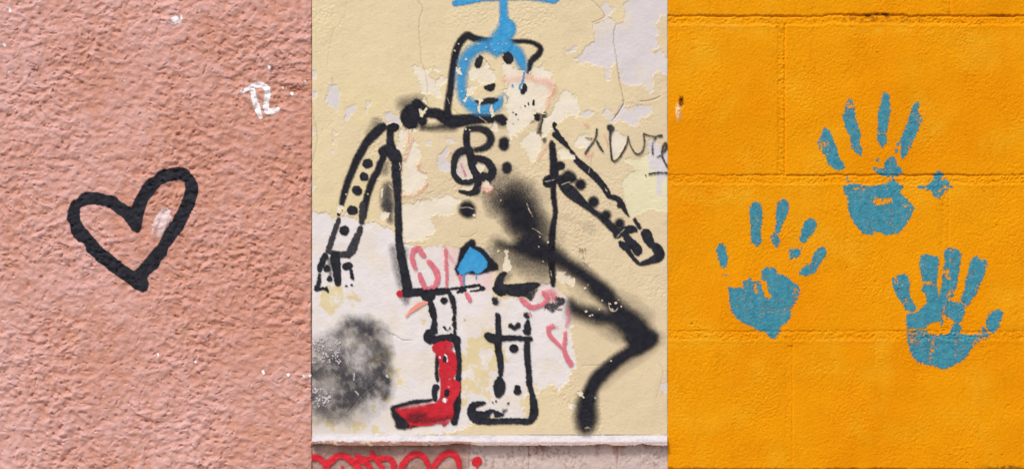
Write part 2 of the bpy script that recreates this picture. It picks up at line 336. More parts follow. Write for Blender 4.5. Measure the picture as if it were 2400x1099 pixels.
# ================================================================== the cream wall, middle
B = Wall(730, 1565, -620, 1900, 731.5, 1563.5, 1.55)
X, Y = B.X, B.Y
jagP = -np.abs(pn(X/15., Y/15., 31))*7+2+pn(X/6., Y/6., 32)*2.6+pn(X/3.6, Y/3.6, 34)*1.5+pn(X/30., Y/30., 33)*3.0
PATCH = [  # (kind, crop, outline, paint lies under it)
 ('B','f',"700,478 745,497 770,496 780,512 788,506 806,508 812,498 835,517 842,525 858,528 872,523 895,530 915,535 928,560 950,574 1000,578 1030,571 1042,577 1080,581 1120,572 1150,590 1160,640 1152,690 1170,702 1200,693 1230,705 1250,700 1262,672 1275,662 1300,665 1320,690 1333,705 1340,735 1342,760 1338,790 1345,830 1357,845 1342,870 1335,890 1312,905 1308,915 1300,897 1280,903 1262,925 1240,915 1225,930 1232,980 1250,992 1180,988 1110,992 1060,1012 700,1060", 0),
 ('W','c1',"698,590 740,585 790,600 830,648 893,655 915,672 945,680 985,610 1075,605 1160,680 1175,800 1125,870 1115,960 1085,1050 1000,1020 975,1090 900,1180 800,1280 760,1320 738,1230 748,1100 732,1000 728,880 705,820 735,795 700,640", 1),
 ('W','c1',"392,650 440,612 470,632 505,625 560,570 600,640 635,700 620,770 530,775 500,800 460,730 400,750 380,700", 1),
 ('W','c1',"265,612 318,620 326,688 292,696 264,650", 1),
 ('W','c1',"368,800 400,790 452,790 440,850 385,900 350,942 332,922 362,880", 1),
 ('W','c1',"478,898 522,905 522,930 500,960 497,1035 475,1040 458,985 482,960", 1),
 ('W','c1',"590,960 602,960 622,1060 605,1090 585,1040 570,1010", 1),
 ('W','c3',"950,600 1030,600 1060,650 1140,620 1110,690 1180,750 1250,690 1280,740 1220,800 1240,900 1170,880 1100,870 1050,860 1040,760 1000,690", 0),
 ('W','c1',"60,615 110,612 135,650 105,672 62,660", 0),
 ('W','c3',"1058,880 1092,880 1100,960 1055,930", 1),
 ('L','c4',"705,150 760,135 830,170 872,232 862,257 800,225 730,246 715,200", 1),
 ('W','c4',"850,290 920,280 1000,275 1012,310 960,300 915,370 880,500 830,480 788,440 850,400 820,330", 1),
 ('W','c4',"985,370 1020,430 1060,540 1010,620 1050,680 1099,700 1099,790 1050,850 960,890 870,880 862,760 880,600 930,460", 0),
 ('W','f',"937,478 1000,470 1050,455 1085,470 1062,500 1010,508 1022,540 1000,560 985,568 940,568", 0),
 ('L','c3',"190,790 270,783 315,870 300,940 285,1020 240,1000 180,940 150,880 185,860", 0),
 ('L','c3',"350,1000 445,963 440,1030 400,1060 370,1110 345,1100", 0),
 ('L','c3',"540,930 600,935 580,975 550,1000 550,1045 540,1035", 0),
 ('L','c3',"20,850 95,845 85,890 30,925", 0), ('L','c3',"20,650 88,655 80,730 20,720", 0),
 ('L','c4',"240,288 292,330 250,348 232,320", 0), ('L','c4',"20,240 80,318 60,332 20,330", 0), ('L','c4',"20,720 75,800 55,850 20,860", 0),
 ('L','c4',"225,395 248,392 245,428 228,425", 0), ('L','c4',"222,480 250,482 252,506 226,500", 0),
 ('L','c2',"725,-400 1100,-400 1100,95 1000,170 968,230 985,270 1000,300 968,380 1000,430 950,460 960,480 1020,460 1060,520 1120,515 1120,690 1050,697 990,652 950,720 940,842 900,852 870,800 800,775 740,790 640,760 625,650 600,590 560,620 552,742 508,750 500,610 400,600 350,580 250,580 220,545 300,490 330,420 410,385 395,280 385,220 450,200 500,150 545,170 610,215 660,210 690,150 690,100 670,60 690,40 718,28", 0),
 ('L','c2',"460,72 510,10 550,60 605,70 600,100 550,130 520,172 490,130", 0),
 ('L','c2',"118,405 145,460 190,462 220,410 248,430 230,472 180,492 140,490", 0),
 ('W','f',"1323,196 1330,211 1341,219 1354,216 1351,226 1359,250 1361,265 1354,275 1336,270 1310,285 1297,290 1288,312 1272,322 1270,303 1278,278 1300,238 1316,222", 1),
 ('L','c6',"350,140 430,110 487,130 430,182 350,162", 0),
 ('L','c6',"550,150 590,75 640,120 650,170 700,130 710,80 745,60 800,95 870,55 1000,70 1012,130 960,170 930,180 850,270 800,240 720,210 650,232 600,180", 0),
 ('L','c6',"980,400 1040,380 1180,540 1180,705 1100,760 1110,900 1060,900 1040,700 985,640", 0),
 ('Y','c6',"740,560 860,572 930,545 980,500 1180,480 1180,1030 1000,1030 900,1060 812,1092 800,1070 760,960 745,850 740,780 810,700 862,660 800,600", 0),
 ('W','c6',"288,400 350,340 420,340 470,440 440,472 350,460 290,440", 0),
 ('W','c6',"640,310 730,320 780,360 780,430 700,540 655,555 630,430", 0),
 ('W','c6',"140,500 190,450 240,480 300,520 312,566 250,550 180,562", 1),
 ('W','c5',"850,420 900,340 950,290 990,300 1040,350 1062,420 1020,560 980,600 940,570 910,480", 1),
 ('L','c5',"330,530 358,548 372,620 430,740 330,752 268,690 280,600", 1),
 ('W','c5',"440,600 550,605 500,690 470,670", 1),
 ('L','c5',"100,530 190,450 210,480 170,560 230,620 210,690 130,670 92,630", 0), ('L','c5',"-10,390 50,395 45,440 -10,440", 0), ('L','c5',"175,380 220,365 268,400 230,420 185,405", 0),
 ('W','c5',"585,290 622,215 655,250 655,300 630,318", 1), ('W','c5',"330,790 355,800 430,800 420,845 370,858 320,840", 1),
 ('W','c5',"500,790 550,750 590,790 610,830 560,860 500,850", 1),
 ('W','d3',"155,690 180,675 196,690 200,760 230,850 215,886 150,886 140,850 165,800 175,720", 1),
 ('W','d3',"650,875 732,890 720,912 822,950 802,1052 740,1000 670,990 640,950", 1),
 ('W','d6',"192,740 225,735 263,790 245,802 200,768", 1), ('W','d6',"245,1012 270,996 300,1006 298,1018", 1), ('W','d6',"318,778 342,776 344,798 322,800", 1),
 ('L','d6',"808,690 880,665 880,760 830,752", 0), ('W','d1',"680,60 760,70 750,120 700,140 660,100", 1), ('W','d6',"120,820 190,830 175,885 130,855", 0),
 ('W','d6',"340,846 372,852 412,880 370,884", 0), ('W','c4',"262,990 330,975 345,1010 300,1060 262,1045", 1), ('W','c4',"670,830 695,825 692,915 678,915", 1),
 ('W','c4',"1025,90 1060,110 1090,80 1110,100 1065,150 1040,165", 1),
]
fields = []; step = np.full(X.shape, -60.0); kinds = np.zeros(X.shape+(3,)); KC = dict(L=lin(216, 213, 217), W=lin(233, 228, 212), Y=lin(228, 225, 190), B=lin(229, 227, 229))
for i, (k, cr, q, ov) in enumerate(PATCH):
    P = pts(cr, q); sl = B.box(P[:, 0].min()-16, P[:, 0].max()+16, P[:, 1].min()-16, P[:, 1].max()+16)
    small = min(1.0, .28+max(np.ptp(P[:, 0]), np.ptp(P[:, 1]))/150)
    f = sd_poly(P, X[sl], Y[sl])+jagP[sl]*small*(1.0 if k in 'LY' else 1.35)-(.8 if k == 'W' else 0)
    g_ = np.minimum(f, -step[sl]); fields.append((k, sl, g_))
    kc = KC[k]; kinds[sl] = np.where((g_ > -1)[..., None], kc, kinds[sl])
    step[sl] = np.maximum(step[sl], f)
    if ov: B.over[sl] = np.maximum(B.over[sl], f)
coat = -step                                           # > 0 where the cream coat still sticks
main = Y < 1016
B.H += (fbm(X, Y, 120, 3, 40)*2.2+fbm(X, Y, 26, 3, 41)*.35+pn(X/8., Y/6., 42)*.16)*1.0
lum = sstep(.1, .6, fbm(X, Y, 150, 2, 43)+.35*np.exp(-(((X-1250)/300)**2+((Y-480)/300)**2)))
B.H += sstep(-.9, .9, coat)*(.85+np.clip(fbm(X, Y, 40, 2, 44), -.4, 1)*1.3*np.exp(-np.clip(coat, 0, 99)/4.5))+np.where(coat > 0, pn(X/9., Y/7.5, 45)*.42*(.2+lum)+pn(X/4.6, Y/4.2, 46)*.5*(.3+lum), 0)
crk = np.zeros_like(X)   # hairline cracks
for cr, q, r, dd in (('c2', "605,225 585,300 585,400 605,520 620,640 640,760 665,880 672,960 590,1085", 1.0, .9), ('c3', "1020,20 1065,80 1035,180 1030,300 1045,450 1050,560 1080,650 1110,800 1105,870", .9, .6),
    ('c3', "365,20 340,160 250,280 220,380 195,500 185,600", .8, .35), ('c3', "230,720 232,790", .8, .7), ('c4', "45,40 60,160 95,360 70,500 50,590", .9, .6), ('d1', "870,350 920,362 960,345 1010,362 1099,355", .9, .5),
    ('d8', "590,240 640,270 700,290 740,325 800,320", .9, .6), ('d8', "310,890 360,830 400,775 470,710 540,660", 1.1, .8), ('c5', "515,790 535,900 548,1015", .9, .7), ('c6', "745,20 750,60 700,150 640,215", .9, .8),
    ('c6', "470,500 455,580 445,650", .8, .5), ('c5', "60,860 0,890 -60,960", .8, .5), ('d2', "0,1000 60,1030 120,1050 180,1050", .9, .5), ('c2', "370,0 440,60 500,150 440,190 385,212", 1.0, .8), ('c2', "830,935 900,930 970,910 1010,888", 1.3, .9),
    ('c1', "510,530 580,600 590,640 630,655", .9, .7), ('c1', "230,990 290,1050 360,1070", .9, .6), ('d2', "625,10 620,90 700,100 790,50", .8, .45), ('d6', "800,540 830,600 780,790", .9, .4), ('d4', "430,640 440,690 620,700", .8, .25), ('d6', "230,553 420,552", .9, .5)):
    P = pts(cr, q); sl = B.box(P[:, 0].min()-6, P[:, 0].max()+6, P[:, 1].min()-6, P[:, 1].max()+6)
    P3 = np.column_stack([P, np.full(len(P), r*.45)]); f = sd_stroke(P3, X[sl]+pn(X[sl]/6, Y[sl]/6, 50)*1.6, Y[sl])
    c = sstep(-1.6, .4, f)*dd; B.H[sl] -= c*1.6

    crk[sl] = np.maximum(crk[sl], c)
cream = lin(226, 213, 176); cream2 = lin(221, 206, 173); cream3 = lin(227, 216, 168)
t = sstep(-.35, .45, fbm(X, Y, 260, 3, 60)+(X-1000)/1500+(Y-400)/2600)[..., None]; cc = cream*(1-t)+cream2*t
t = (sstep(.0, .5, fbm(X, Y, 120, 3, 61)-(X-800)/800)*.7)[..., None]; cc = cc*(1-t)+cream3*t
rustm = (sstep(.34, .6, fbm(X, Y, 26, 4, 62))*.22)[..., None]; cc = cc*(1-rustm)+lin(196, 160, 110)*rustm
# bare plaster: cool white with warmer and cream-stained areas
bb = kinds.copy()
warm = (sstep(-.1, .35, fbm(X, Y, 90, 4, 63)+.35*sstep(560, 1010, Y)*np.where(X < 1010, 1, .2)-.1)*.45)[..., None]
bb = bb*(1-warm)+lin(226, 216, 194)*warm
def blob(cx, cy, a, b, p=1.): return np.exp(-(((X-cx)/a)**2+((Y-cy)/b)**2)**p)
zone = np.clip(blob(1112, 870, 60, 95, 2)*1.15+blob(800, 700, 45, 38, 2)*1.1+blob(905, 880, 55, 90, 2)*.7+blob(1265, 930, 60, 40, 2)+blob(1160, 800, 40, 70, 2)*.7+blob(820, 1000, 130, 28, 2)*.9+blob(1180, 1000, 90, 22, 2)+blob(760, 720, 26, 50, 2)*.8+blob(1060, 780, 30, 12, 2)*.4+blob(985, 745, 18, 20, 2), 0, 1.2)
mott = sstep(.0, .13, fbm(X, Y, 34, 5, 64, .62)+zone*.5-.44)
mott = (mott*.85)[..., None]; bb = bb*(1-mott)+lin(222, 208, 158)*mott
pk = np.clip(blob(1075, 600, 45, 55, 1.5)*.9+blob(1150, 660, 40, 30, 1.5)+blob(1295, 690, 38, 24, 1.6)*.95+blob(1290, 195, 30, 22, 1.5)*.0+blob(1085, 395, 14, 24)*.5+blob(1140, 445, 20, 10)*.5, 0, 1)*.62
pk = (pk*(.75+.5*fbm(X, Y, 22, 3, 66)))[..., None]; bb = bb*(1-pk)+lin(228, 176, 172)*pk
edg = (sstep(-11, -1, coat)*sstep(-.15, .35, fbm(X, Y, 18, 3, 67)+.1)*.55)[..., None]; bb = bb*(1-edg)+lin(226, 215, 184)*edg
dirt = (np.clip(blob(790, 985, 100, 50, 1.5), 0, 1)*.35)[..., None]; bb = bb*(1-dirt)+lin(176, 164, 150)*dirt
B.col[:] = np.where((coat > 0)[..., None], cc, bb)
ck = (crk*.55)[..., None]; B.col[:] = B.col*(1-ck)+lin(150, 120, 92)*ck
# ledge and plinth profile
ed = pn(X/26., 0*Y, 70)*1.6+pn(X/9., 0*Y, 71)*1.0
bite = np.clip(np.exp(-((X-1075)/26)**2)*5+np.exp(-((X-758)/30)**2)*4+np.exp(-((X-1408)/22)**2)*3.5+np.exp(-((X-1505)/14)**2)*4, 0, 6)
LT = 1018.6+pn(X/60., 0*Y, 72)*.6
LB = 1043.2+ed*.9-bite
prof = 13*sstep(LT, LT+14.5, Y)+1.6*sstep(1031, 1033.5, Y)
inl = (Y > LT)
B.H = np.where(Y <= LT, B.H, 0)+np.where(inl & (Y <= LB), prof+pn(X/7., Y/4., 73)*.7+pn(X/18., Y/9., 76)*.6, 0)+np.where(Y > LB, -3.5+fbm(X, Y, 30, 4, 74)*2.2+pn(X/6., Y/6., 75)*.5, 0)
front = sstep(1030.5, 1033.2, Y+pn(X/8., Y/5., 77)*1.9+np.where(X < 830, pn(X/20, Y/9, 79)*3, 0))
lf = sstep(1090, 1130, X)[..., None]; fc = lin(166, 120, 106)*(1-lf)+lin(206, 186, 184)*lf
fl = sstep(.05, .3, fbm(X, Y, 16, 3, 78)+np.where(X > 1150, -.35, -.1))[..., None]*.6; fc = fc*(1-fl)+lin(226, 210, 186)*fl
lc = lin(206, 204, 209)*(1-front[..., None])+fc*front[..., None]
blu = (sstep(-.05, .35, fbm(X, Y, 12, 4, 80, ax=3))*.4)[..., None]; lc = lc*(1-blu)+lin(172, 173, 184)*blu
right = sstep(1085, 1110, X+pn(X/5, Y/9, 81)*4)[..., None]
pc = lin(166, 134, 123)*(1-right)+lin(207, 191, 187)*right
nz = fbm(X, Y, 60, 4, 82); a_ = sstep(-.1, .4, nz)[..., None]*(1-right*.75); pc = pc*(1-a_)+lin(190, 158, 150)*a_
sc_ = sstep(.12, .22, fbm(X, Y, 9, 3, 83))*sstep(-.1, .25, fbm(X, Y, 70, 2, 84)+np.where(X < 1090, .15, 0)); sc_ = sc_[..., None]*.5; pc = pc*(1-sc_)+lin(138, 104, 96)*sc_
for (cx, wd, dp, c) in ((1272, 22, 36, lin(150, 112, 96)), (1258, 6, 30, lin(150, 112, 96)), (1448, 22, 44, lin(168, 124, 98)), (1520, 16, 24, lin(170, 132, 112)), (1240, 2.0, 90, lin(120, 74, 70)), (1400, 14, 40, lin(176, 140, 130)), (1226, 2, 30, lin(166, 130, 122)), (745, 30, 22, lin(150, 132, 126)), (990, 70, 12, lin(140, 122, 112))):
    q = sstep(0, 1, 1.15-np.abs((X-cx+pn(X/8., Y/8., 85)*3)/wd)-(Y-1042)/dp+fbm(X, Y, 12, 2, 86)*.7)[..., None]*.85; pc = pc*(1-q)+c*q
gs = sstep(.2, .3, fbm(X, Y, 8, 2, 87))*np.exp(-((X-1500)/40)**2-((Y-1075)/18)**2); gs = gs[..., None]*.7; pc = pc*(1-gs)+lin(140, 128, 130)*gs
for jx in (1100.5, 1240, 1448): B.H -= np.where(Y > LB, 2.2*np.exp(-((X-jx-pn(X*0, Y/9., 88))/1.6)**2), 0)
B.col = np.where((Y <= LT)[..., None], B.col, np.where((Y <= LB)[..., None], lc, pc))
B.H[:, 0] = -9
B.finish()
B.root = root('plaster_wall', 'cream wall with flaking paint, a white ledge and a stained pink plinth', 'wall', W(1147, 1900)); oB = B.root.location
up = LT-Y
sheet(B, 'cream_coat', np.minimum(coat, up), M['cream'], B.root, oB)
for k, sl, g_ in fields: sheet(B, 'peeled_patch', np.minimum(g_, up[sl]), M['bare'], B.root, oB, sl)
sheet(B, 'ledge', np.minimum(Y-LT, LB-Y), M['ledge'], B.root, oB)
sheet(B, 'plinth', Y-LB, M['plinth'], B.root, oB)
boxm('wall_core', 731, 1564, -619, 1899, -8, -230, M['core'], B.root, oB)

# ================================================================== the yellow block wall, right
K = Wall(1565, 3240, -620, 1900, 1566.5, 2412, 1.75)
X, Y = K.X, K.Y
wob = pn(X/40., 0*X, 90)*2.2+pn(X/9., Y/60., 91)*1.5+pn(X/19., 0*X, 89)*1.4
rows = [(-705, 2.0), (-335, 2.0), (38.5, 3.2), (411, 2.1), (776, .8), (1100, 3.0), (1468, 2.0)]       # crack at the foot of each course
band = 22.0
K.H += fbm(X, Y, 180, 3, 92)*3.2
rgh = .55+.45*sstep(-.2, .4, fbm(X, Y, 120, 3, 93))
tex = pn(X/5.6, Y/5., 94)*.6+pn(X/11., Y/9.5, 95)*.3+np.minimum(pn(X/3.9, Y/3.7, 96), .15)*.8
pits = np.clip(pn(X/5.5, Y/4.5, 97)*pn(X/14., Y/11., 98)-.33, 0, 1)*12
dep = np.zeros_like(X); bandm = np.zeros_like(X); ridge = np.zeros_like(X)
for yb, dp in rows:
    yc = yb+wob+np.where(yb == 38.5, (X > 1930)*(X < 2130)*-2.5, 0)
    amp_ = dp*(.55+.8*sstep(-.3, .4, fbm(X, 0*Y+yb, 120, 2, 99)))
    if yb == 411: amp_ = amp_*(.45+.8*sstep(1700, 1950, X)*(1-.35*sstep(2150, 2350, X)))
    if yb == 38.5: amp_ = amp_*(1+1.3*np.exp(-((X-2060)/90)**2)+.8*np.exp(-((X-2350)/60)**2))
    dep += amp_*np.exp(-((Y-yc)/2.2)**2)*1.3
    b_ = sstep(yc-1.5, yc+.5, Y)*(1-sstep(yc+band-5, yc+band+1, Y)); bandm = np.maximum(bandm, b_)
    dep += b_*dp*.42
    ridge += np.exp(-((Y-(yc+band+2))/3.2)**2)*.55
VJ = {1: 2222, 2: 1840, 3: 2226, 4: 1857, 0: 1850, 5: 2226}
blocks = []
tops = [-620]+[r[0]+band for r in rows]
def rowspan(i):   # courses between the cracks
    return (rows[i][0]+band/2, rows[i+1][0]+band/2)
vband = np.zeros_like(X)
for i in range(len(rows)):
    y0 = rows[i-1][0]+band/2 if i else -640
for i in range(0, 7):
    y0 = rows[i][0]; y1 = rows[i+1][0] if i+1 < 7 else 1910
    xj = {0: 1850, 1: 2228, 2: 1840, 3: 2224, 4: 1858, 5: 2226, 6: 1850}[i]
    inr = sstep(y0+band-6, y0+band, Y)*(1-sstep(y1-2, y1+1, Y))
    js = [xj+770*k for k in (-1, 0, 1, 2)]
    for x_ in js:
        vs_ = 1.5 if i == 2 else (1.1 if i == 1 else .6)
        xx = X-x_-pn(0*X, Y/50., 101)*1.2
        dep += inr*vs_*(2.2*np.exp(-((xx)/1.5)**2)+.9*sstep(-20, -14, xx)*(1-sstep(-1, 1, xx)))
        vband = np.maximum(vband, inr*vs_*sstep(-20, -12, xx)*(1-sstep(-1, 1, xx)))
    edges = [1500]+[x for x in js if 1565 < x < 3240]+[3300]
    for a_, b_ in zip(edges[:-1], edges[1:]): blocks.append((a_, b_, y0+band, y1))
bm = np.maximum(bandm, vband*.6)
K.tex = tex
K.H += tex*rgh*(1+bm*1.1)*1.1-pits*rgh-dep+ridge*.8+bm*(pn(X/9., Y/6., 102)*.8+pn(X/18., Y/10., 103)*.6)
# the drilled hole and the lump of filler under it
hx, hy = 1597.5, 240
hole_ = np.exp(-(((X-hx)/5)**2+((Y-hy)/11)**2)**1.5); K.H -= hole_*9
lump = np.exp(-(((X-1590)/5.5)**2+((Y-262)/16)**2)**1.5); K.H += lump*(3+pn(X/4., Y/4., 104)*2)
yel = lin(235, 157, 7); yel2 = lin(231, 147, 3); yel3 = lin(233, 167, 26)
t = sstep(-.4, .5, fbm(X, Y, 240, 3, 110))[..., None]; K.col[:] = yel*(1-t)+yel2*t
sm_ = np.maximum.reduce([np.exp(-((((X-cx)*np.cos(an)+(Y-cy)*np.sin(an))/a_)**2+(((Y-cy)*np.cos(an)-(X-cx)*np.sin(an))/b_)**2)) for cx, cy, a_, b_, an in ((2185, 275, 60, 16, 1.2), (1715, 240, 70, 14, -.9), (1750, 70, 60, 12, .1), (2080, 70, 160, 14, 0), (2300, 90, 110, 30, .1), (1640, 110, 70, 30, 0), (1700, 460, 200, 22, 0), (1650, 800, 130, 16, 0))])
t = np.clip(sstep(.0, .6, fbm(X, Y, 130, 4, 111))*.7+sm_*(.5+fbm(X, Y, 30, 3, 117))*.9, 0, 1)[..., None]; K.col[:] = K.col*(1-t)+yel3*t
run = sstep(.15, .6, fbm(X, Y, 26, 3, 116, ax=.35)*1.0+fbm(X, Y*.12, 30, 3, 118))*.22; K.col[:] = K.col*(1-run[..., None])+lin(216, 132, 2)*run[..., None]
ridge_pale = (ridge*.35*sstep(-.1, .4, fbm(X, Y, 90, 3, 112, ax=3)))[..., None]; K.col[:] = K.col*(1-ridge_pale)+lin(236, 176, 84)*ridge_pale  # paler broken line along the ridge below each joint
st = np.zeros_like(X)
for (cx, cy, a_, b_, s_) in ((2062, 36, 44, 6, 1.0), (2040, 44, 75, 8, .6), (2150, 42, 60, 6, .35), (2100, 52, 60, 4, .3), (2345, 36, 40, 4, .5), (2010, 1096, 12, 4, .9), (2045, 1097, 10, 3, .6), (2350, 1094, 40, 5, .9), (2300, 58, 12, 4, .4), (1760, 38, 60, 3, .25)):
    st = np.maximum(st, s_*np.exp(-(((X-cx)/a_)**2+((Y-cy)/b_)**2)**1.5)*sstep(-.25, .25, fbm(X, Y, 14, 3, 113)))
K.col[:] = K.col*(1-st[..., None])+lin(92, 52, 26)*st[..., None]
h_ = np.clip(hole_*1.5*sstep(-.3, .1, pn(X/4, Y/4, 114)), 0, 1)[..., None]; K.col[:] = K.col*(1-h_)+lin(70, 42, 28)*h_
l_ = np.clip(lump*1.6*sstep(-.45, .1, pn(X/4, Y/6, 115)), 0, 1)[..., None]; K.col[:] = K.col*(1-l_)+lin(236, 222, 184)*l_
K.finish()
K.root = root('block_wall', 'yellow painted concrete block wall with blue handprints on it', 'wall', W(2400, 1900)); oK = K.root.location
yc_all = np.full(X.shape, -1e3)
bfield = np.full(X.shape, -1e3)
for (x0, x1, y0, y1) in blocks:
    sl = K.box(x0-12, x1+12, y0-12, y1+12)
    f = np.minimum(np.minimum(X[sl]-x0-(.6 if x0 > 1565 else -99), x1-X[sl]-(12.5 if x1 < 3240 else -99)), np.minimum(Y[sl]-y0-wob[sl], y1+wob[sl]-Y[sl]))
    bfield[sl] = np.maximum(bfield[sl], f)
    sheet(K, 'block', f, M['yellow'], K.root, oK, sl)
mort = -bfield
for i, (yb, dp) in enumerate(rows):
    if yb < -620: continue
    sl = K.box(1560, 3250, yb-10, yb+band+10)
    sheet(K, 'mortar_joint', mort[sl], M['yellow'], K.root, oK, sl)
for (x0, x1, y0, y1) in blocks:
    if x1 < 3240:
        sl = K.box(x1-22, x1+10, y0+10.2, y1-10.2)
        sheet(K, 'mortar_joint', np.minimum(mort[sl], np.minimum(Y[sl]-(y0+9), (y1-9)-Y[sl])), M['yellow'], K.root, oK, sl)
boxm('wall_core', 1566, 3239, -619, 1899, -10, -230, M['core'], K.root, oK)
# ================================================================== marks on the pink wall
h = root('heart_graffito', 'large heart outlined in thick black paint on the rough pink wall', 'graffiti', W(315, 680, 5))
film(A, 'heart_outline', M['marker'], h, h.location, [
 ('p','h',"135,330 165,325 200,280 235,265 330,268 390,290 440,292 480,310 495,335 545,362 590,388 615,330 650,270 680,215 720,170 770,145 800,110 840,92 950,70 1025,82 1050,115 1090,165 1112,215 1115,265 1100,320 1085,380 1050,440 1020,510 990,570 960,600 920,660 880,705 865,760 820,810 800,860 740,900 712,945 728,985 715,1035 685,1048 620,1025 570,985 545,962 480,920 420,880 370,835 325,810 300,775 245,735 235,690 215,662 180,655 140,620 120,575 115,530 92,480 95,420 110,370"),
 ('n','h',"187,415 195,390 225,372 290,362 390,380 430,395 470,430 520,460 560,510 600,565 630,588 660,575 672,540 680,470 700,400 725,330 780,265 820,215 880,185 975,172 1005,190 1015,250 1000,300 970,370 955,410 925,450 915,490 890,515 860,560 820,640 790,690 740,740 700,790 650,850 612,885 590,865 540,840 480,790 430,745 370,705 330,660 270,590 225,540 195,490")], rag=.7)
s = film(A, 'white_smear', M['chalk'], None, W(375, 555, 5), [
 ('s','h',"838,405,14 800,470,22 775,520,18 762,560,12 755,592,5",3,.85,.25), ('s','h',"885,408,18 855,450,30 845,500,34 825,550,28 808,605,18",3,.95,.2), ('s','h',"880,470,28 868,500,22",3,.85,.35)], rag=1.0)
s.location = W(375, 555, 5); s['label'] = 'white scrubbed double smear inside the right lobe of the black heart'; s['category'] = 'paint smear'
s = film(A, 'letter_tag', M['white'], None, W(610, 276, 5), [
 ('s','r',"695,666,4 720,645,11 765,622,15 800,602,20 845,598,19 880,615,21 895,650,21 887,700,21 880,750,21 893,783,22 925,787,21 962,770,18",1.4,1),
 ('s','r',"785,632,19 800,700,21 820,760,21 843,822,16",1.4,1)], rag=.5)
s.location = W(610, 276, 5); s['label'] = 'white hand-painted letter R near the right edge of the pink wall'; s['category'] = 'letter'
s = film(A, 'paint_splat', M['white'], None, W(408, 58, 5), [
 ('s','f',"412,44,7 408,46,6",2,1,0), ('s','f',"424,35,1.5 425,44,3 421,51,3 412,55,2",2,.9,.2), ('s','f',"394,51,1.2 400,55,1.6 407,57,1.2",1.5,.9,.1)], rag=.7)
s.location = W(408, 58, 5); s['label'] = 'round white paint splat at the top of the pink wall above the heart'; s['category'] = 'paint splat'
for (x, y, a) in ((22, 25, 4), (23, 22, 3.4), (16, 70, 1.7), (10, 107, 4.2), (9, 143, 1.5), (20, 170, 1.6), (468, 27, 2.8), (630, 158, 4.2), (662, 207, 2.6), (684, 221, 4), (714, 190, 2.8), (370, 831, 3.2), (458, 848, 3.4), (616, 872, 4.8), (675, 878, 4.2), (712, 881, 2.2), (726, 880, 4.2), (291, 189, 2.0), (480, 105, 1.6)):
    film(A, 'white_fleck', M['white'], A.root, oA, [('s', 'f', f"{x},{y-a*.5},{a*.8} {x+a*.4},{y+a*.3},{a*.7}")], rag=.5, seed=x)

# ================================================================== the robot-like figure on the cream wall
R = root('figure_graffito', 'tall spray painted figure with box body, dotted arms and one red boot', 'graffiti', W(1120, 1000, 3)); oR = R.location
black = M['black']
for _i, _it in enumerate([
 ('s','d3',"215,290,70 300,340,110 300,430,110",55,.9), ('s','d3',"60,200,60 60,320,60",45,.35), ('s','d3',"300,150,60 420,250,50",50,.4), ('s','c4',"745,820,40 735,900,50 740,980,50",26,.75), ('s','d1',"740,20,45 765,140,25",22,.75), ('s','c4',"730,600,25 715,680,30",20,.45),
 ('s','c4',"900,60,60 1010,50,70",36,.55), ('s','c4',"640,240,40 590,330,30",34,.5), ('s','d2',"900,300,60 960,150,50",44,.4), ('s','d3',"180,780,80 480,850,110 560,820,60",50,.42), ('s','c5',"480,820,60 640,760,110 860,850,120",60,.3), ('s','d4',"60,300,20 200,330,40 380,420,30",60,.14), ('s','d3',"100,150,80 400,170,90 440,480,90",100,.28), ('s','d3',"150,250,100 380,420,110 560,640,90",120,.3), ('s','d2',"1010,500,30 1060,460,30",26,.4)]):
    film(B, 'spray_haze', M['grey'], R, oR, [_it], seed=_i)
film(B, 'neckline', black, R, oR, [
 ('s','c4',"955,130,72 940,180,84 960,235,60",9), ('s','c4',"1040,170,55 1060,215,42",8,1,.1), ('s','c5',"-90,60,50 0,130,44 100,145,48 190,200,54 290,212,56 390,198,50 500,190,44 590,192,40",8), ('s','c5',"-40,272,26 60,275,24 150,262,34 250,268,30",20,.75),
 ('s','c5',"650,188,34 690,195,42 705,212,40",6), ('s','c5',"655,250,20 720,248,26",22,.4), ('n','c4',"1030,100 1050,90 1055,150 1090,120 1096,130 1060,180 1035,170",1.5), ('n','c5',"470,160 560,230 575,245 560,240 480,180",2,.6),
 ('s','c5',"1012,172,32 1020,190,24",8), ('s','c5',"1075,150,26 1078,215,34 1050,270,26 1035,320,20",14,.75), ('s','c5',"945,212,26 980,215,10",12,.5), ('s','c5',"1083,385,20 1085,402,12",8,.6)], seed=2)
film(B, 'neck_speck', black, R, oR, [('s','c5',"905,75,8"), ('s','c5',"935,45,5 938,65,5"), ('s','c5',"985,25,8 982,58,11"), ('s','c5',"822,152,9"), ('s','c5',"795,134,6"), ('s','c5',"842,198,4"), ('s','c5',"795,240,5"), ('s','c5',"865,90,4")], cut=False, rag=.4)
film(B, 'hood_outline', black, R, oR, [
 ('s','c1',"192,1060,36 192,1000,32 208,890,29 222,780,30 238,650,31 258,540,32 280,440,32 325,370,33 375,328,34 430,352,30 520,368,23 600,372,18",9),
 ('s','c1',"755,382,15 850,382,18 940,386,18 1010,412,21 1048,450,24 1030,500,27 985,540,29 955,580,24 940,668,17",6)], seed=3)
blue = M['blue']
film(B, 'blue_ring', blue, R, oR, [
 ('s','c1',"650,430,58 520,430,48 430,470,44 360,540,46 332,650,42 320,760,40 325,860,40 372,940,44 440,990,46 520,1008,42 590,995,45 660,960,44 712,905,24",26,.97),
 ('s','c1',"700,430,50 800,460,50 852,520,44 878,590,36 895,650,20",20,.97), ('s','c1',"895,672,7 888,720,9 875,770,10 852,800,10 866,850,6",2,.95), ('s','c1',"790,785,9 790,805,9",3,.8),
 ('n','c1',"705,880 730,880 745,1000 700,990",2)], cut=True, seed=4)
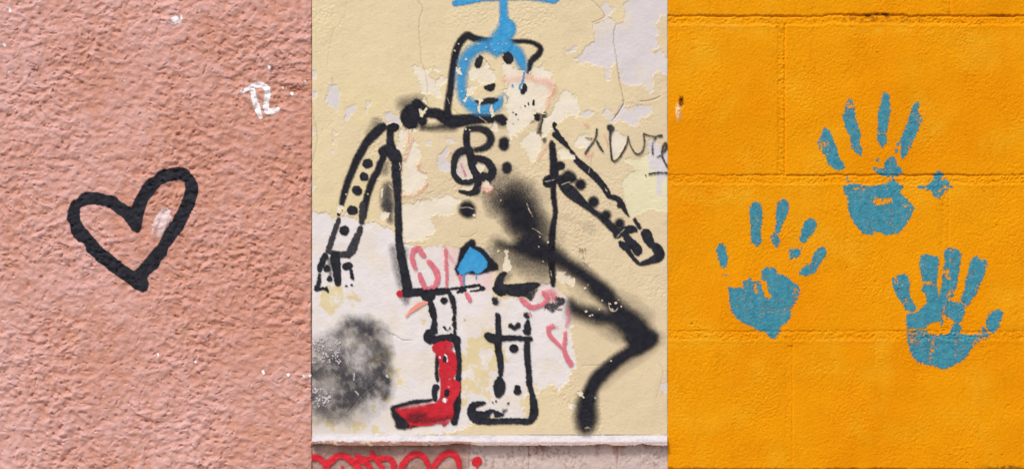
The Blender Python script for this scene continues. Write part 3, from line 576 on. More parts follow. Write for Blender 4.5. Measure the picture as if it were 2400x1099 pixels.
film(B, 'blue_streak', blue, R, oR, [('s','c1',"898,668,7 890,720,9 876,765,9 855,800,9 870,850,5",2,.95), ('s','c1',"790,785,8 791,803,8",3,.8)], cut=False, seed=5)
film(B, 'blue_cross', blue, R, oR, [
 ('s','c1',"706,-80,32 706,60,33 712,150,36 722,210,46 755,262,66 740,320,40",13), ('p','c1',"690,190 760,200 800,300 760,360 790,400 740,470 680,480 635,525 590,450 570,390 600,330 650,260",22,.95), ('s','c1',"640,430,60 700,420,60",14,.9),
 ('s','c1',"262,34,26 380,12,30 520,-8,20 700,-14,20 850,-18,18 1000,-12,20 1110,0,24 1165,14,22 1200,0,18",9)], seed=6)
for nm, q, so_, dr in (('eye', "494,538,24 478,570,34 470,600,30", 3, 0), ('eye', "745,528,46 755,545,44", 2.5, .06), ('nose', "540,800,10 560,812,26 592,806,32 622,778,10", 2, .12), ('mouth', "455,935,10 500,945,18 560,928,28 610,928,26 650,915,8", 5, .05)):
    film(B, nm, M['marker'], R, oR, [('s', 'c1', q, so_, 1, dr)], rag=1.2, seed=len(q), cut=(nm == 'mouth'))
film(B, 'cheek_mark', M['marker'], R, oR, [('s','c1',"902,785,16 900,815,24 885,845,20 875,858,10",2.5)], cut=False, rag=1.0)
film(B, 'torso_side', M['marker'], R, oR, [
 ('s','c4',"800,262,46 768,300,36 762,360,32 765,420,38 770,480,56 805,530,62 822,590,50 818,700,42 828,800,38 832,900,32 835,1000,30 838,1099,30",7), ('s','c4',"690,490,34 720,470,40 770,470,50",5),
 ('s','d1',"835,0,30 838,100,32 842,200,33 842,300,33 855,400,38 875,520,39 895,620,41 915,720,44 925,800,44",4,1,.12), ('s','d1',"905,860,40 910,890,20",24,.6), ('s','d1',"790,400,20 840,640,30 870,740,24",26,.5), ('s','d1',"900,420,20 910,470,14",22,.5)], seed=8, rag=1.1)
film(B, 'torso_side', black, R, oR, [
 ('s','c6',"88,405,16 95,440,30 102,520,32 110,620,36 112,700,40 105,800,26 103,900,22 118,1000,20 124,1099,18",4.5), ('s','c6',"75,765,58 60,770,50 120,745,30",2.5), ('s','c6',"130,628,40 172,622,40",4), ('s','c5',"1180,240,20 1175,262,12",2),
 ('s','d3',"618,90,22 622,170,19 630,270,19 635,340,20 620,430,24 606,520,28 600,620,29 595,740,27 602,850,28 610,950,26 612,1012,18",5)], rag=1.2, seed=9)
film(B, 'torso_hem', M['marker'], R, oR, [
 ('s','d2',"120,612,42 200,607,38 300,602,38 420,602,34 505,592,28",2,1,.14), ('s','d2',"310,640,48 345,640,48",2), ('s','d2',"500,578,12 620,566,13 720,552,14 800,540,11",2,.95,.06), ('s','d2',"595,608,8 640,585,24 670,590,14",2), ('s','d2',"720,596,6 800,586,9 825,570,22 845,575,8",2),
 ('s','d2',"945,572,26 990,588,50 1050,582,50 1120,595,50 1190,595,50",2), ('s','d3',"110,1000,38 120,1040,46 200,1048,46 330,1043,48 420,1022,38 480,1005,14",2), ('s','d3',"120,980,40 135,930,28 165,905,20",5), ('s','d5',"190,190,14 270,180,30 340,170,32 395,215,24",2,.85,.1)], rag=1.2, seed=10, cut=False)
film(B, 'hem_patch', M['faded'], R, oR, [('p','d5',"380,170 470,150 440,200 420,250 395,250",3,.7), ('s','d5',"560,310,30 640,300,30 600,345,16",6,.75,.45), ('s','d5',"640,235,18 700,250,22 670,280,22",3,.9,.2), ('s','d5',"640,340,10 690,330,10",4,.6,.5)], cut=False, seed=11)
# arms: outline, dots, hand
AR = film(B, 'arm', black, R, oR, [
 ('s','c4',"712,268,24 690,268,38 640,310,44 590,360,42 540,420,37 500,490,37 450,580,35 410,680,32 370,780,31 342,870,30 322,950,24 312,1005,14",8), ('s','c4',"800,262,36 760,268,28",4),
 ('s','c4',"312,1000,12 318,1030,8",2), ('s','c4',"290,1068,15",2), ('s','c4',"655,640,22 700,540,30 690,490,34",4), ('s','c4',"672,600,32 650,670,30 620,720,32 580,810,31 552,900,30 530,1000,30 516,1090,28",6)], seed=12)
film(B, 'arm_lower', M['faded'], AR, oR, [('s','d1',"290,135,20 270,190,24 252,240,22 228,310,27 205,385,25 190,425,22",2.2,.97), ('s','d1',"490,215,24 465,280,30 440,340,36 410,410,42 375,450,34 300,455,28 235,440,24 190,430,20",2.2,.97), ('s','d1',"510,0,30 505,100,30 500,160,24",3)], cut=False, rag=1.2, seed=13)
for q in ("c4|550,604,42 562,604,42", "c4|520,722,38 528,724,38", "c4|455,846,43 466,856,38", "c4|408,1030,42 425,1032,40", "d1|340,235,46"):
    cr, p = q.split('|'); film(B, 'dot', M['marker'], AR, oR, [('s', cr, p, 2.2)], rag=1.3, seed=len(p)+int(p[:3]), cut=False)
film(B, 'hand', M['marker'], R, oR, [
 ('s','d1',"165,470,28 150,500,32 125,560,26 115,600,22",2,1,.22), ('s','d1',"112,640,16 108,700,18 100,745,22 85,770,22 140,768,14 175,760,8",2,.9,.22), ('s','d1',"255,480,46 268,560,42 275,640,36 282,715,32",2,1,.04), ('s','d1',"200,500,20 215,640,14",8,.5),
 ('s','d1',"182,585,34",2,1,.2), ('s','d1',"208,678,28",2,1,.2), ('s','d1',"355,565,34 385,560,34",2), ('s','d1',"400,600,14 408,640,16 418,680,12",2), ('s','d1',"410,735,11",2), ('s','d1',"175,775,16 190,795,12",2), ('s','d1',"362,742,8",2), ('s','d1',"385,485,9",2)], rag=1.3, seed=14, cut=False)
AL = film(B, 'arm', M['marker'], R, oR, [
 ('s','c6',"103,245,8 118,280,13 148,330,18",2), ('p','c6',"88,342 105,318 150,305 180,345 225,400 262,460 275,500 240,470 190,430 140,390",2), ('s','c6',"270,490,16 310,560,26 360,610,32 430,670,33 490,725,32 550,790,30 600,865,28 628,905,22 690,925,26 735,975,26 765,1035,18 797,1082,9",2.5), ('s','c6',"715,985,26",3), ('s','c6',"610,905,18",2),
 ('s','d4',"775,335,14 800,370,18 820,405,16",3.5), ('s','c6',"150,770,14 200,810,40 250,850,56 310,905,50 380,965,36 450,1022,24 530,1080,22",3.5), ('s','d4',"300,180,22 330,212,24 400,260,24 480,320,30 550,385,36 600,440,34 605,478,26",6), ('s','c6',"150,740,30 230,740,40 290,740,26",9,.95)], rag=1.1, seed=15, cut=True)
for q, s_ in (("c6|240,715,52 260,725,50", 15), ("c6|355,795,50", 11), ("c6|475,952,48", 11), ("d4|512,290,42", 13), ("d4|635,365,42", 11)):
    cr, p = q.split('|'); film(B, 'dot', black, AL, oR, [('s', cr, p, s_, 1.0)], seed=int(p[:3]))
film(B, 'hand', M['marker'], R, oR, [
 ('s','d4',"620,480,22 640,450,36 700,430,38 760,420,32 790,440,10",2.5), ('s','d4',"690,480,34 720,520,36 760,560,40 795,600,46 800,625,38",2), ('s','d4',"640,540,16 670,575,26 710,610,24 750,670,18 790,715,18 818,742,12",2), ('s','d4',"660,560,30 740,590,20",3),
 ('s','d4',"880,462,48 900,510,46 930,560,34 960,575,30",2), ('s','d4',"975,590,44 1000,640,50 985,680,44 930,705,32 860,730,22 820,742,13",2), ('n','d4',"640,500 672,490 668,520",2)], rag=1.2, seed=16)
film(B, 'clef', M['marker'], R, oR, [
 ('s','c5',"372,290,26 366,350,32 370,430,30 395,500,34 415,570,42 430,640,46 462,710,42 475,780,32 455,850,34 400,872,27 345,865,18 300,855,12",3), ('s','c5',"375,285,22 430,280,28 500,284,30 562,315,34 592,370,34 570,430,32 520,462,28 450,478,20",6),
 ('s','c5',"400,480,32 320,488,35 268,540,32 248,620,27 255,700,28 302,760,28 380,775,26 440,745,30",3.5), ('s','c5',"420,550,26 490,558,32 560,588,35 602,645,36 600,700,38 560,730,42 490,715,40",3), ('s','c5',"578,768,12",3)], rag=1.0, seed=17)
for q, s_ in (("c5|712,403,46 710,437,46", 10), ("c5|738,628,42 736,652,42", 9), ("c5|370,1020,72 378,1030,70", 16)):
    cr, p = q.split('|'); film(B, 'button', black, R, oR, [('s', cr, p, s_, 1.0)], seed=int(p[:3]))
NV = film(B, 'navel_triangle', black, R, oR, [('p','d2',"720,118 750,122 768,150 765,180 800,188 840,210 880,262 930,315 968,350 975,400 900,415 840,432 790,442 740,442 690,434 650,450 595,452 570,390 600,320 612,250 622,205 650,180 680,150",4.5,.93)], seed=18, cut=False)
film(B, 'blue_fill', blue, NV, oR, [('p','d2',"712,188 745,212 800,238 845,285 872,330 868,375 820,420 790,438 755,425 735,405 712,415 700,425 660,440 632,452 598,400 620,345 665,270",4), ('s','d2',"655,430,8 656,500,7 658,548,8",1.5), ('s','d2',"768,420,5 769,482,5",1.5)], cut=False, seed=19, rag=.35)
LG = film(B, 'leg', M['marker'], R, oR, [
 ('s','d2',"345,690,26 360,740,30 372,800,34 385,850,22 385,900,28 378,960,36",2.2,1,.1), ('s','d2',"340,985,42 325,1020,42 345,1050,30",2,1,.04), ('s','d2',"390,1042,40 470,1035,38 560,1025,36 590,1045,36 590,1075,30",2), ('s','d2',"525,615,20 550,670,26 565,730,24 572,790,14 565,850,20",3,.95,.16), ('s','d2',"572,890,18 570,985,16",2,1,.62),
 ('s','d2',"472,683,32",2.2,1,.05), ('s','d2',"470,925,6 490,950,8 520,950,10 530,925,7",2,1,.25)], rag=1.4, seed=20, cut=False)
BT = film(B, 'boot', M['marker'], R, oR, [
 ('s','d7',"690,165,32 706,250,27 712,400,26 708,520,26 706,640,26 696,750,38 680,850,38 668,925,34",2), ('s','d7',"508,300,18 508,360,20 500,440,16 505,505,18 510,535,14",2.5,.95,.06), ('s','d7',"495,600,34 480,650,26 485,710,22",2), ('s','d7',"85,805,18 130,778,17 230,748,18 340,730,18 430,722,12 470,712,7",4), ('s','d7',"90,800,26 115,860,40 140,920,36 150,960,36 220,955,34 290,960,16",8),
 ('p','d7',"110,830 200,800 300,820 660,820 670,880 560,920 420,950 300,965 150,970",10,.9)], rag=1.2, seed=21, cut=False)
film(B, 'red_fill', M['red'], BT, oR, [('p','d7',"455,215 480,185 540,160 590,152 640,165 665,195 650,240 688,290 695,380 690,460 655,510 700,535 732,550 732,610 705,680 655,760 667,830 650,900 600,955 568,972 545,945 500,950 450,962 330,968 250,960 195,900 140,850 108,820 115,795 250,770 400,758 490,745 530,700 542,620 537,540 520,450 530,370 500,280 462,245",3.5,.97), ('n','d7',"230,850 330,830 420,848 400,900 300,915 220,900",12,.7), ('n','d7',"400,895 500,875 640,875 650,915 500,945 330,945 200,930 180,900",10,.55), ('n','d7',"110,800 250,770 400,760 400,775 250,800 120,830",6,.5), ('n','d7',"610,200 655,190 650,235 600,260",18,.35),
 ('n','d7',"555,710 575,695 605,705 590,740 575,750 555,730",1.6), ('n','d7',"525,305 548,310 545,325 528,320",1.5), ('n','d7',"610,515 635,510 632,522 612,525",1.5), ('s','d7',"252,950,4 251,990,5",1.5), ('s','d7',"322,950,5 322,974,5",1.5)], cut=False, rag=1.0, seed=22)
for _q in ("580,315,20 586,340,22", "602,640,24 598,670,22"): film(B, 'dot', M['marker'], BT, oR, [('s', 'd7', _q, 2)], cut=False, seed=23)
for _q in ("583,288,8 605,320,5 600,350,6", "535,312,10 537,314,10", "612,592,4 628,595,5", "575,715,14 582,735,12"):
    film(B, 'chip', M['white'], BT, oR, [('s', 'd7', _q, 1.5, 1, .1)], cut=False, seed=24)
film(B, 'leg', M['marker'], R, oR, [
 ('s','d5',"95,372,12 106,400,24 108,470,25 112,560,28 108,620,32 108,700,32 125,780,30 130,860,28 130,930,20",2.2,1,.03), ('s','d5',"15,575,34 60,600,44 150,597,28 250,592,24 330,600,24 408,603,20",2.5), ('s','d5',"375,630,26 372,720,30 380,820,29 390,920,27 394,1010,27 410,1085,20",3,.97,.05), ('s','d5',"225,482,24 262,505,16 292,475,26",2.2),
 ('s','d5',"380,435,14 375,490,30 395,520,18",2.5,1,.1), ('s','d5',"360,530,26 385,545,24",2.5,1,.12), ('s','d5',"75,240,26 90,270,26",3,.9,.55), ('s','d5',"365,380,26 380,400,22",2,.9,.6), ('s','d5',"245,690,36 256,690,36",2.2)], rag=1.4, seed=25, cut=False)
film(B, 'boot', M['marker'], R, oR, [
 ('s','d7',"1105,520,30 1100,570,54 1098,620,54 1090,670,30",2), ('s','d7',"1400,600,12 1412,660,26 1428,760,38 1430,840,40 1412,895,36 1370,922,30 1280,918,28 1150,918,28 1000,920,32 900,900,46 850,870,46 835,810,40 860,765,32 920,752,24 965,745,8",2.2,.98,.04), ('s','d7',"880,860,40 950,860,36 1020,840,34 1080,855,30 1130,858,12",3), ('s','d7',"1145,822,20 1165,815,10",7,.7), ('s','d7',"1272,605,30 1272,635,34",2.2), ('s','d7',"1237,228,36",2.2), ('s','d7',"1180,750,12",2.5,1,.3), ('s','d7',"1040,738,7",2,1,.2), ('s','d7',"1068,728,8",2,1,.2),
 ('n','d7',"1012,862 1035,840 1055,870 1040,888 1015,884",1.6)], rag=1.4, seed=26, cut=False)
s = film(B, 'red_dot', M['red'], None, W(936, 697, 3), [('s','d1',"850,815,30 852,822,26",3)], rag=.5)
s.location = W(936, 697, 3); s['label'] = 'small dark red paint dot at the lower left corner of the box body'; s['category'] = 'paint dot'

# ------------------------------------------------------------------ other paint on the cream wall
def single(wall, name, m, loc, items, label, cat, group=None, **k):
    o = film(wall, name, m, None, loc, items, **k); o.location = loc; o['label'] = label; o['category'] = cat
    if group: o['group'] = group
    return o
single(B, 'spray_arc', black, W(1375, 1000, 3), [
 ('s','d3',"130,640,14 240,665,34 400,660,70 500,690,80 600,735,66 700,790,58 800,860,56 900,930,54 1000,1000,56 1120,1110,54",36,1), ('s','d3',"220,260,60 300,340,90 380,440,80 440,560,80 480,640,70",80,.9), ('s','d3',"250,240,90 330,400,110 440,560,100",90,.45), ('s','d3',"200,700,60 450,740,90 700,850,80 1000,1060,80",60,.32),
 ('s','d6',"350,0,44 430,70,44 520,160,60 600,230,66 660,300,70 720,350,58",32,1), ('s','d6',"150,90,18 180,130,36 250,160,44 350,185,46 470,215,50 560,260,60",34,.9), ('s','d6',"735,350,42 680,400,46 620,430,42 550,470,42 480,520,44 400,590,46 340,650,48 300,720,46 280,790,38",20,1), ('s','d6',"275,800,60 264,860,74 262,930,80 260,980,70",30,.92), ('s','d6',"570,350,30 640,420,40 620,300,60",24,1),
 ('s','d6',"160,150,50 350,240,50 500,320,50",50,.3), ('s','d6',"780,350,60 660,460,60 480,580,60 330,700,60",44,.2), ('s','d6',"500,60,60 700,200,60",50,.25)],
 'broad blurred black spray line curving like a question mark at lower right', 'graffiti', seed=30)
# small chips through the black and blue paint
_ch = []
for cr, pp in (('c1', "296,408,5 257,465,8 262,475,4 318,482,4 340,408,4 478,406,4 549,440,6 598,410,6 623,465,5 697,408,5 732,407,5 658,405,3 364,548,8 925,573,5 323,845,4 700,470,4"), ('d6', "262,155,9 290,188,7 310,182,6 382,75,7 440,100,5 455,140,6 480,95,9 500,70,7 520,118,6 445,518,6 360,140,7"), ('d3', "482,660,6 520,795,7 568,618,10 110,700,9 368,100,5 490,568,5"), ('c4', "360,885,6 560,885,5 640,575,6 650,745,6 300,1045,8 525,770,4"), ('d4', "345,932,6 320,960,11 310,968,8 182,855,5 135,903,5"), ('c5', "360,290,9 395,295,7 460,440,10 480,438,8 438,1080,14 680,940,7"), ('d2', "660,850,8 970,230,10 1050,630,6"), ('c6', "345,715,4 620,955,5")):
    for q in pp.split(): _ch.append(('s', cr, q, 1.3, 1, .0))
o = film(B, 'paint_chip', M['chip'], R, oR, _ch, rag=1.1, cut=False, seed=61); o['kind'] = 'stuff'
_sc = []
for cr, pp in (('c5', "300,1010,2 340,1008,2 380,1005,2 430,1020,3 470,1025,2 500,1050,2"), ('c5', "930,980,2 940,1030,2 975,1090,2"), ('c6', "20,770,2 60,765,2 120,750,2"), ('c6', "180,800,2 240,775,3 265,772,2"), ('c6', "160,300,3 190,290,3 215,285,2"), ('d4', "610,495,3 640,460,2 680,420,2"), ('d3', "370,260,2 390,310,2 420,360,2"), ('d3', "420,490,2 460,510,2 510,545,2"), ('c1', "190,900,2 210,960,2"), ('c5', "480,170,2 520,200,3 560,225,2"), ('d3', "590,880,3 600,930,3"), ('d6', "430,90,3 432,120,3 450,150,4 480,150,3 495,130,3"), ('c4', "648,412,4 660,455,4"), ('c4', "755,805,5 785,840,5"), ('c4', "850,600,4 862,640,3 850,660,3"), ('c6', "430,690,2 440,640,2"), ('c6', "580,830,2 600,860,2")):
    _sc.append(('s', cr, pp, 1.2, .75, .05))
o = film(B, 'scratch', M['chip'], R, oR, _sc, rag=.4, cut=False, seed=62); o['kind'] = 'stuff'
single(B, 'spray_cloud', M['grey'], W(810, 960, 3), [
 ('s','d8',"270,250,34 340,215,46 430,215,56 510,270,60 555,350,62 575,440,60 565,540,60 530,630,60 450,700,60 360,650,66 300,590,56 250,520,50 200,450,50",62,.88), ('s','d8',"380,380,120 430,520,110",110,.5), ('s','d8',"180,500,60 70,560,60 10,640,60 40,740,60 130,820,66 250,820,70 340,760,70 400,700,60 300,640,50",62,.85), ('s','d8',"160,640,90 220,740,80",100,.5), ('s','d8',"60,400,60 120,330,60 220,290,50",40,.5), ('s','d8',"430,800,110 200,880,60 100,850,60",100,.3),
 ('s','d8',"600,760,22 630,650,20 615,600,12",12,.8,.25), ('s','d8',"610,620,50 600,760,50",50,.4),
 ('n','d8',"30,230 200,215 240,270 350,240 250,400 200,470 120,440 30,440",40,.35), ('n','d8',"60,760 180,760 240,830 160,850 60,820",22,.35)], 'round grey and black sprayed cloud at the lower left corner of cream wall', 'graffiti', cut=False, seed=32, rag=2.2, mottle=.42)
_sp = []
_r = random.Random(8)
for _k in range(150):
    x = _r.uniform(40, 260) if _k < 100 else _r.uniform(40, 200); y = _r.uniform(300, 500) if _k < 100 else _r.uniform(700, 840)
    _sp.append(('s', 'd8', f"{x},{y},{_r.uniform(2.5, 7)}", 1.3, 1, 0))
_r2 = [('s', 'd8', "45,330,10 60,360,6", 1.5), ('s', 'd8', "140,770,6 150,790,8 130,810,8", 1.5), ('s', 'd8', "370,575,5 365,630,6", 2, .8), ('s', 'd8', "620,600,8 626,606,8", 1.5), ('s', 'd8', "75,720,8 60,700,6", 1.5), ('s', 'd8', "375,720,6 400,745,5", 2, .8)]
o = film(B, 'flaked_speckle', M['flake'], B.root, oB, _sp+_r2, rag=1.6, cut=False, seed=63); o['kind'] = 'stuff'
single(B, 'spray_scribble', M['faded'], W(1440, 396, 3), [
 ('s','c6',"505,288,9 500,345,9 475,400,8 432,460,9 400,512,9",3.5,1), ('s','c6',"402,368,6 460,378,7",3.5,.6), ('s','c6',"505,400,9 530,445,10 558,488,9",3.5,1),
 ('s','c6',"625,272,28 640,280,26",3,1), ('s','c6',"632,310,14 627,360,8 628,430,8 636,510,8 645,565,8 668,582,8 700,562,8 730,520,8 762,465,8 785,410,6 793,355,7",2,1,.05), ('s','c6',"793,362,5 812,430,5 850,500,7 885,518,8 925,490,8 945,410,7 934,332,6",3,.95,.05), ('s','c6',"935,330,8 985,348,6 1035,355,6 1070,350,7",1.8,1,.2), ('s','c6',"1075,350,10 1100,347,12",2,1), ('s','c6',"1050,365,5 1020,420,6 1018,480,6 1020,512,7",3,.8,.1),
 ('s','c6',"1058,545,5 1110,515,7 1145,460,11 1135,415,11 1108,470,8 1105,530,8 1125,580,8 1150,625,8 1180,640,8",3,.95), ('s','c6',"955,712,6",1.5,1), ('s','c6',"985,700,6 1040,690,8 1080,687,8 1160,690,8",1.6,1,.12)],
 'thin black scribbled word x W u r e with a dash, beside the right arm', 'writing', cut=False, seed=33, rag=.6)
single(B, 'pencil_writing', M['pencil'], W(1372, 622, 3), [
 ('s','d3',"852,680,3 852,712,3",1.5,.8), ('s','d3',"852,680,3 868,684,3 866,696,3 853,698,3",1.5,.8), ('s','d3',"874,710,3 882,682,3 892,710,3",1.5,.8), ('s','d3',"897,678,3 918,678,3",1.5,.8), ('s','d3',"908,680,3 908,712,3",1.5,.8), ('s','d3',"888,738,3 889,762,3 880,768,3",1.5,.8), ('s','d3',"890,802,3 910,800,3",1.5,.7), ('s','d3',"900,802,3 901,830,3",1.5,.7), ('s','d3',"938,808,3 922,815,3 922,832,3 940,836,3",1.5,.7)],
 'faint small pencil letters PAT J TC scratched on the cream paint', 'writing', seed=34, rag=.2)
single(B, 'pink_letters', M['rose'], W(1020, 700, 3), [
 ('s','d2',"285,270,22 240,205,24 195,225,26 180,280,22 190,330,24 212,400,18",3,.9,.32), ('s','d2',"248,440,18 272,500,22 300,565,20",3,.95,.3), ('s','d2',"335,325,20 375,370,24 408,430,26 415,490,26 385,550,22 330,570,12",3,.9,.3), ('s','d2',"490,215,14 492,330,14 500,440,16 497,555,13",3,.85,.5), ('s','d2',"622,455,16 632,500,16 638,540,14",3,.8,.4), ('s','d2',"680,620,20 712,680,20",3,.85,.15), ('s','d2',"500,240,16 560,330,14",8,.25)],
 'dry pink crayon-like letters O and I at the lower left of the box body', 'writing', cut=False, seed=35, rag=1.1)
single(B, 'pink_scrawl', M['rose'], W(1300, 860, 3), [
 ('s','d5',"320,235,20 360,275,26 410,310,24 470,305,22 530,275,22 560,230,22 530,180,22",3,.8,.25), ('s','d5',"540,190,26 600,180,34 620,240,26",10,.45,.2), ('s','d5',"610,488,20 575,500,22 570,545,18 600,590,20 650,640,17 700,695,13",3,.85,.2), ('s','d5',"725,545,16 722,620,18 715,690,18 735,760,24 775,835,26",3,.8,.2), ('s','d5',"745,330,16 755,420,22 735,480,18",8,.45,.2), ('s','d5',"400,360,8 415,390,5",3,.7,.3), ('s','d5',"630,490,14 650,500,10",6,.4)],
 'faded pink scrawl with a heart shape at the right of the standing legs', 'writing', cut=False, seed=36)
single(B, 'peach_stroke', M['peach'], W(970, 738, 3), [('s','d2',"132,825,10 165,785,15 220,745,22 270,712,18 320,700,9",2,.9,.06)], 'short slanted peach coloured brush stroke under the lower left box corner', 'paint stroke', cut=False, seed=37)
PS = root('peach_scrawl', 'thin faded peach coloured lines on chest and cheek of the painted figure', 'writing', W(985, 470, 3))
for _i, _it in enumerate([('s','c4',"975,370,7 950,440,9 920,520,8 895,580,8",3,.42,.1), ('s','c4',"935,300,8 930,400,6",3,.4,.1), ('s','c4',"1050,590,8 1020,630,9 1050,675,9 1099,690,8",3,.4,.1), ('s','c4',"865,890,8 930,900,9 1000,880,9 1060,840,10 1105,780,9",3,.45,.1), ('s','c1',"720,740,34 800,735,34 900,720,30",22,.22),
    ('s','c1',"930,700,20 1000,740,26 1080,750,32 1150,790,34 1165,850,24 1120,900,14 1105,990,14",18,.32), ('s','c5',"500,830,14 600,840,16 560,880,14",8,.4,.1), ('s','c5',"1120,430,8 1070,490,8 1020,570,8",5,.35), ('s','c6',"400,240,14 420,255,14",10,.4), ('s','c6',"410,530,16 460,520,14",10,.35), ('s','c6',"570,340,5 600,400,5 605,440,5",4,.5)]):
    film(B, 'stroke', M['peach'], PS, PS.location, [_it], cut=False, seed=38+_i)
single(B, 'red_stain', M['red'], W(1090, 420, 3), [('s','c5',"315,600,5 330,650,7 355,700,8 350,715,5",4,.55,.3), ('s','c5',"215,505,5 235,510,5",3,.4,.2)], 'small red stain in the bare patch inside the treble clef', 'paint stain', cut=False, seed=39)
single(B, 'red_lettering', M['redtag'], W(900, 1160, 16), [
 ('s','e1',"-40,470,40 60,505,44 150,520,42 215,570,36 250,640,44 270,760,44",1.6,1,.03), ('s','e1',"250,600,44 330,540,44 390,492,40 470,488,42 540,520,44 600,575,44 670,640,44 760,760,42",1.6), ('s','e1',"640,490,30 680,520,50 760,530,30 860,510,34 960,520,34 1060,520,34 1115,560,40 1130,620,38 1125,760,38",1.6), ('s','e1',"690,540,42 780,590,40 900,760,32",1.6), ('s','e1',"845,440,22 860,490,34 940,580,32 1050,760,32",1.6),
 ('s','e1',"1212,760,38 1225,650,38 1275,565,40 1340,500,42 1430,466,40 1510,490,40 1565,560,36 1590,640,32 1600,760,32",1.6), ('s','e1',"1635,760,34 1655,640,34 1700,560,38 1770,490,42 1850,450,42 1930,475,42 1975,550,38 1988,640,30 1988,760,30",1.6), ('s','e1',"2205,570,56 2230,550,54",1.6), ('s','e1',"2222,610,18 2222,670,10 2222,740,8",1.4), ('s','e1',"460,640,22 480,760,22",1.6), ('s','e1',"1160,680,8",1.5)],
 'bright red looping letters sprayed along the foot of the wall below the ledge', 'writing', cut=False, seed=40, rag=.6)

# ================================================================== handprints on the yellow wall
HP = M['hand']
def hand(label, loc, palm, fingers):
    wide = lambda L: [(t[0], t[1], t[2], 5.0 if len(t) < 4 or t[3] == 1.4 and len(t[2].split()) > 4 else max(t[3], 3), *(t[4:])) for t in L]
    palm = wide(palm); fingers = [(n, wide(it)) for n, it in fingers]
    r = root('handprint', label, 'handprint', loc, 'blue handprints on the yellow block wall')
    film(K, 'palm_print', HP, r, r.location, palm, rag=1.7, seed=loc[0]*50, flake=.0, speck=.8)
    for n, it in fingers: film(K, n, HP, r, r.location, it, rag=1.7, seed=loc[0]*50+len(it[0][2]), flake=.0, speck=.8)
hand('uppermost blue handprint, spread fingers, palm crossing the mortar joint', W(2065, 550, 3),
 [('p','g1',"275,705 300,715 345,688 440,715 560,697 600,670 650,688 682,715 660,760 720,810 757,855 742,910 710,960 660,1028 580,1045 520,1025 490,1020 480,1045 420,1038 370,990 330,920 310,870 300,800 285,760",1.4), ('n','g1',"470,820 490,785 530,790 610,790 615,815 560,840 500,845",5,.7), ('n','g1',"690,845 715,838 718,850 695,856",1.4), ('n','g1',"330,715 420,715 430,735 340,745",8,.5), ('n','g1',"290,770 305,770 320,850 305,860",6,.6), ('n','g1',"560,690 600,670 620,690 570,720",6,.15),
  ('p','g1',"605,513 640,535 635,580 670,588 680,620 655,640 600,652 540,642 495,618 508,595 560,590 553,560",1.4,1,.04), ('s','g1',"615,650,7 618,680,7",1.4,1,.2), ('s','g1',"512,535,12 520,530,8",1.4,1,.45), ('s','g1',"490,590,13 500,585,8",1.4,1,.4), ('s','g1',"310,655,7"), ('s','g1',"310,680,5")],
 [('finger_print',[('p','g1',"150,315 190,345 210,400 235,460 250,520 280,555 287,588 255,605 220,597 180,562 150,500 115,450 97,412 125,385 135,340",1.4), ('n','g1',"100,400 160,400 175,440 130,470 105,440",12,.55)]),
  ('finger_print',[('p','g1',"320,115 345,135 355,190 360,250 385,310 395,360 388,410 408,470 400,508 365,490 335,455 330,410 325,370 295,330 285,280 268,240 290,200 300,150",1.4), ('n','g1',"305,145 345,145 345,185 300,195",8,.6), ('n','g1',"370,440 400,450 395,480 370,475",10,.3)]),
  ('finger_print',[('p','g1',"550,75 580,75 590,120 597,200 590,260 575,340 545,358 512,342 515,290 513,230 530,160 540,110",1.4), ('p','g1',"510,352 560,358 575,400 565,430 545,458 522,430 508,392",1.4,1,.28), ('n','g1',"545,70 580,72 570,100 550,100",5,.5)]),
  ('finger_print',[('p','g1',"780,135 797,150 785,215 820,240 815,280 790,310 770,370 740,440 715,490 685,528 665,512 672,470 665,410 680,350 715,290 735,210 755,155",1.4,1,.06), ('n','g1',"785,230 825,240 815,290 770,300",14,.5), ('n','g1',"700,420 740,400 745,440 710,470",12,.35), ('s','g1',"635,478,10 640,470,8"), ('s','g1',"650,430,10 656,415,7",1.4,1,.2)]),
  ('thumb_print',[('p','g1',"925,608 962,630 935,668 990,670 1012,712 982,740 960,762 930,792 892,785 870,740 840,735 845,700 898,662 888,632",1.4), ('n','g1',"900,740 950,710 1010,700 1000,740 930,770",14,.5), ('s','g1',"795,718,9 825,720,8",1.4,1,.2), ('s','g1',"1010,716,8")])])
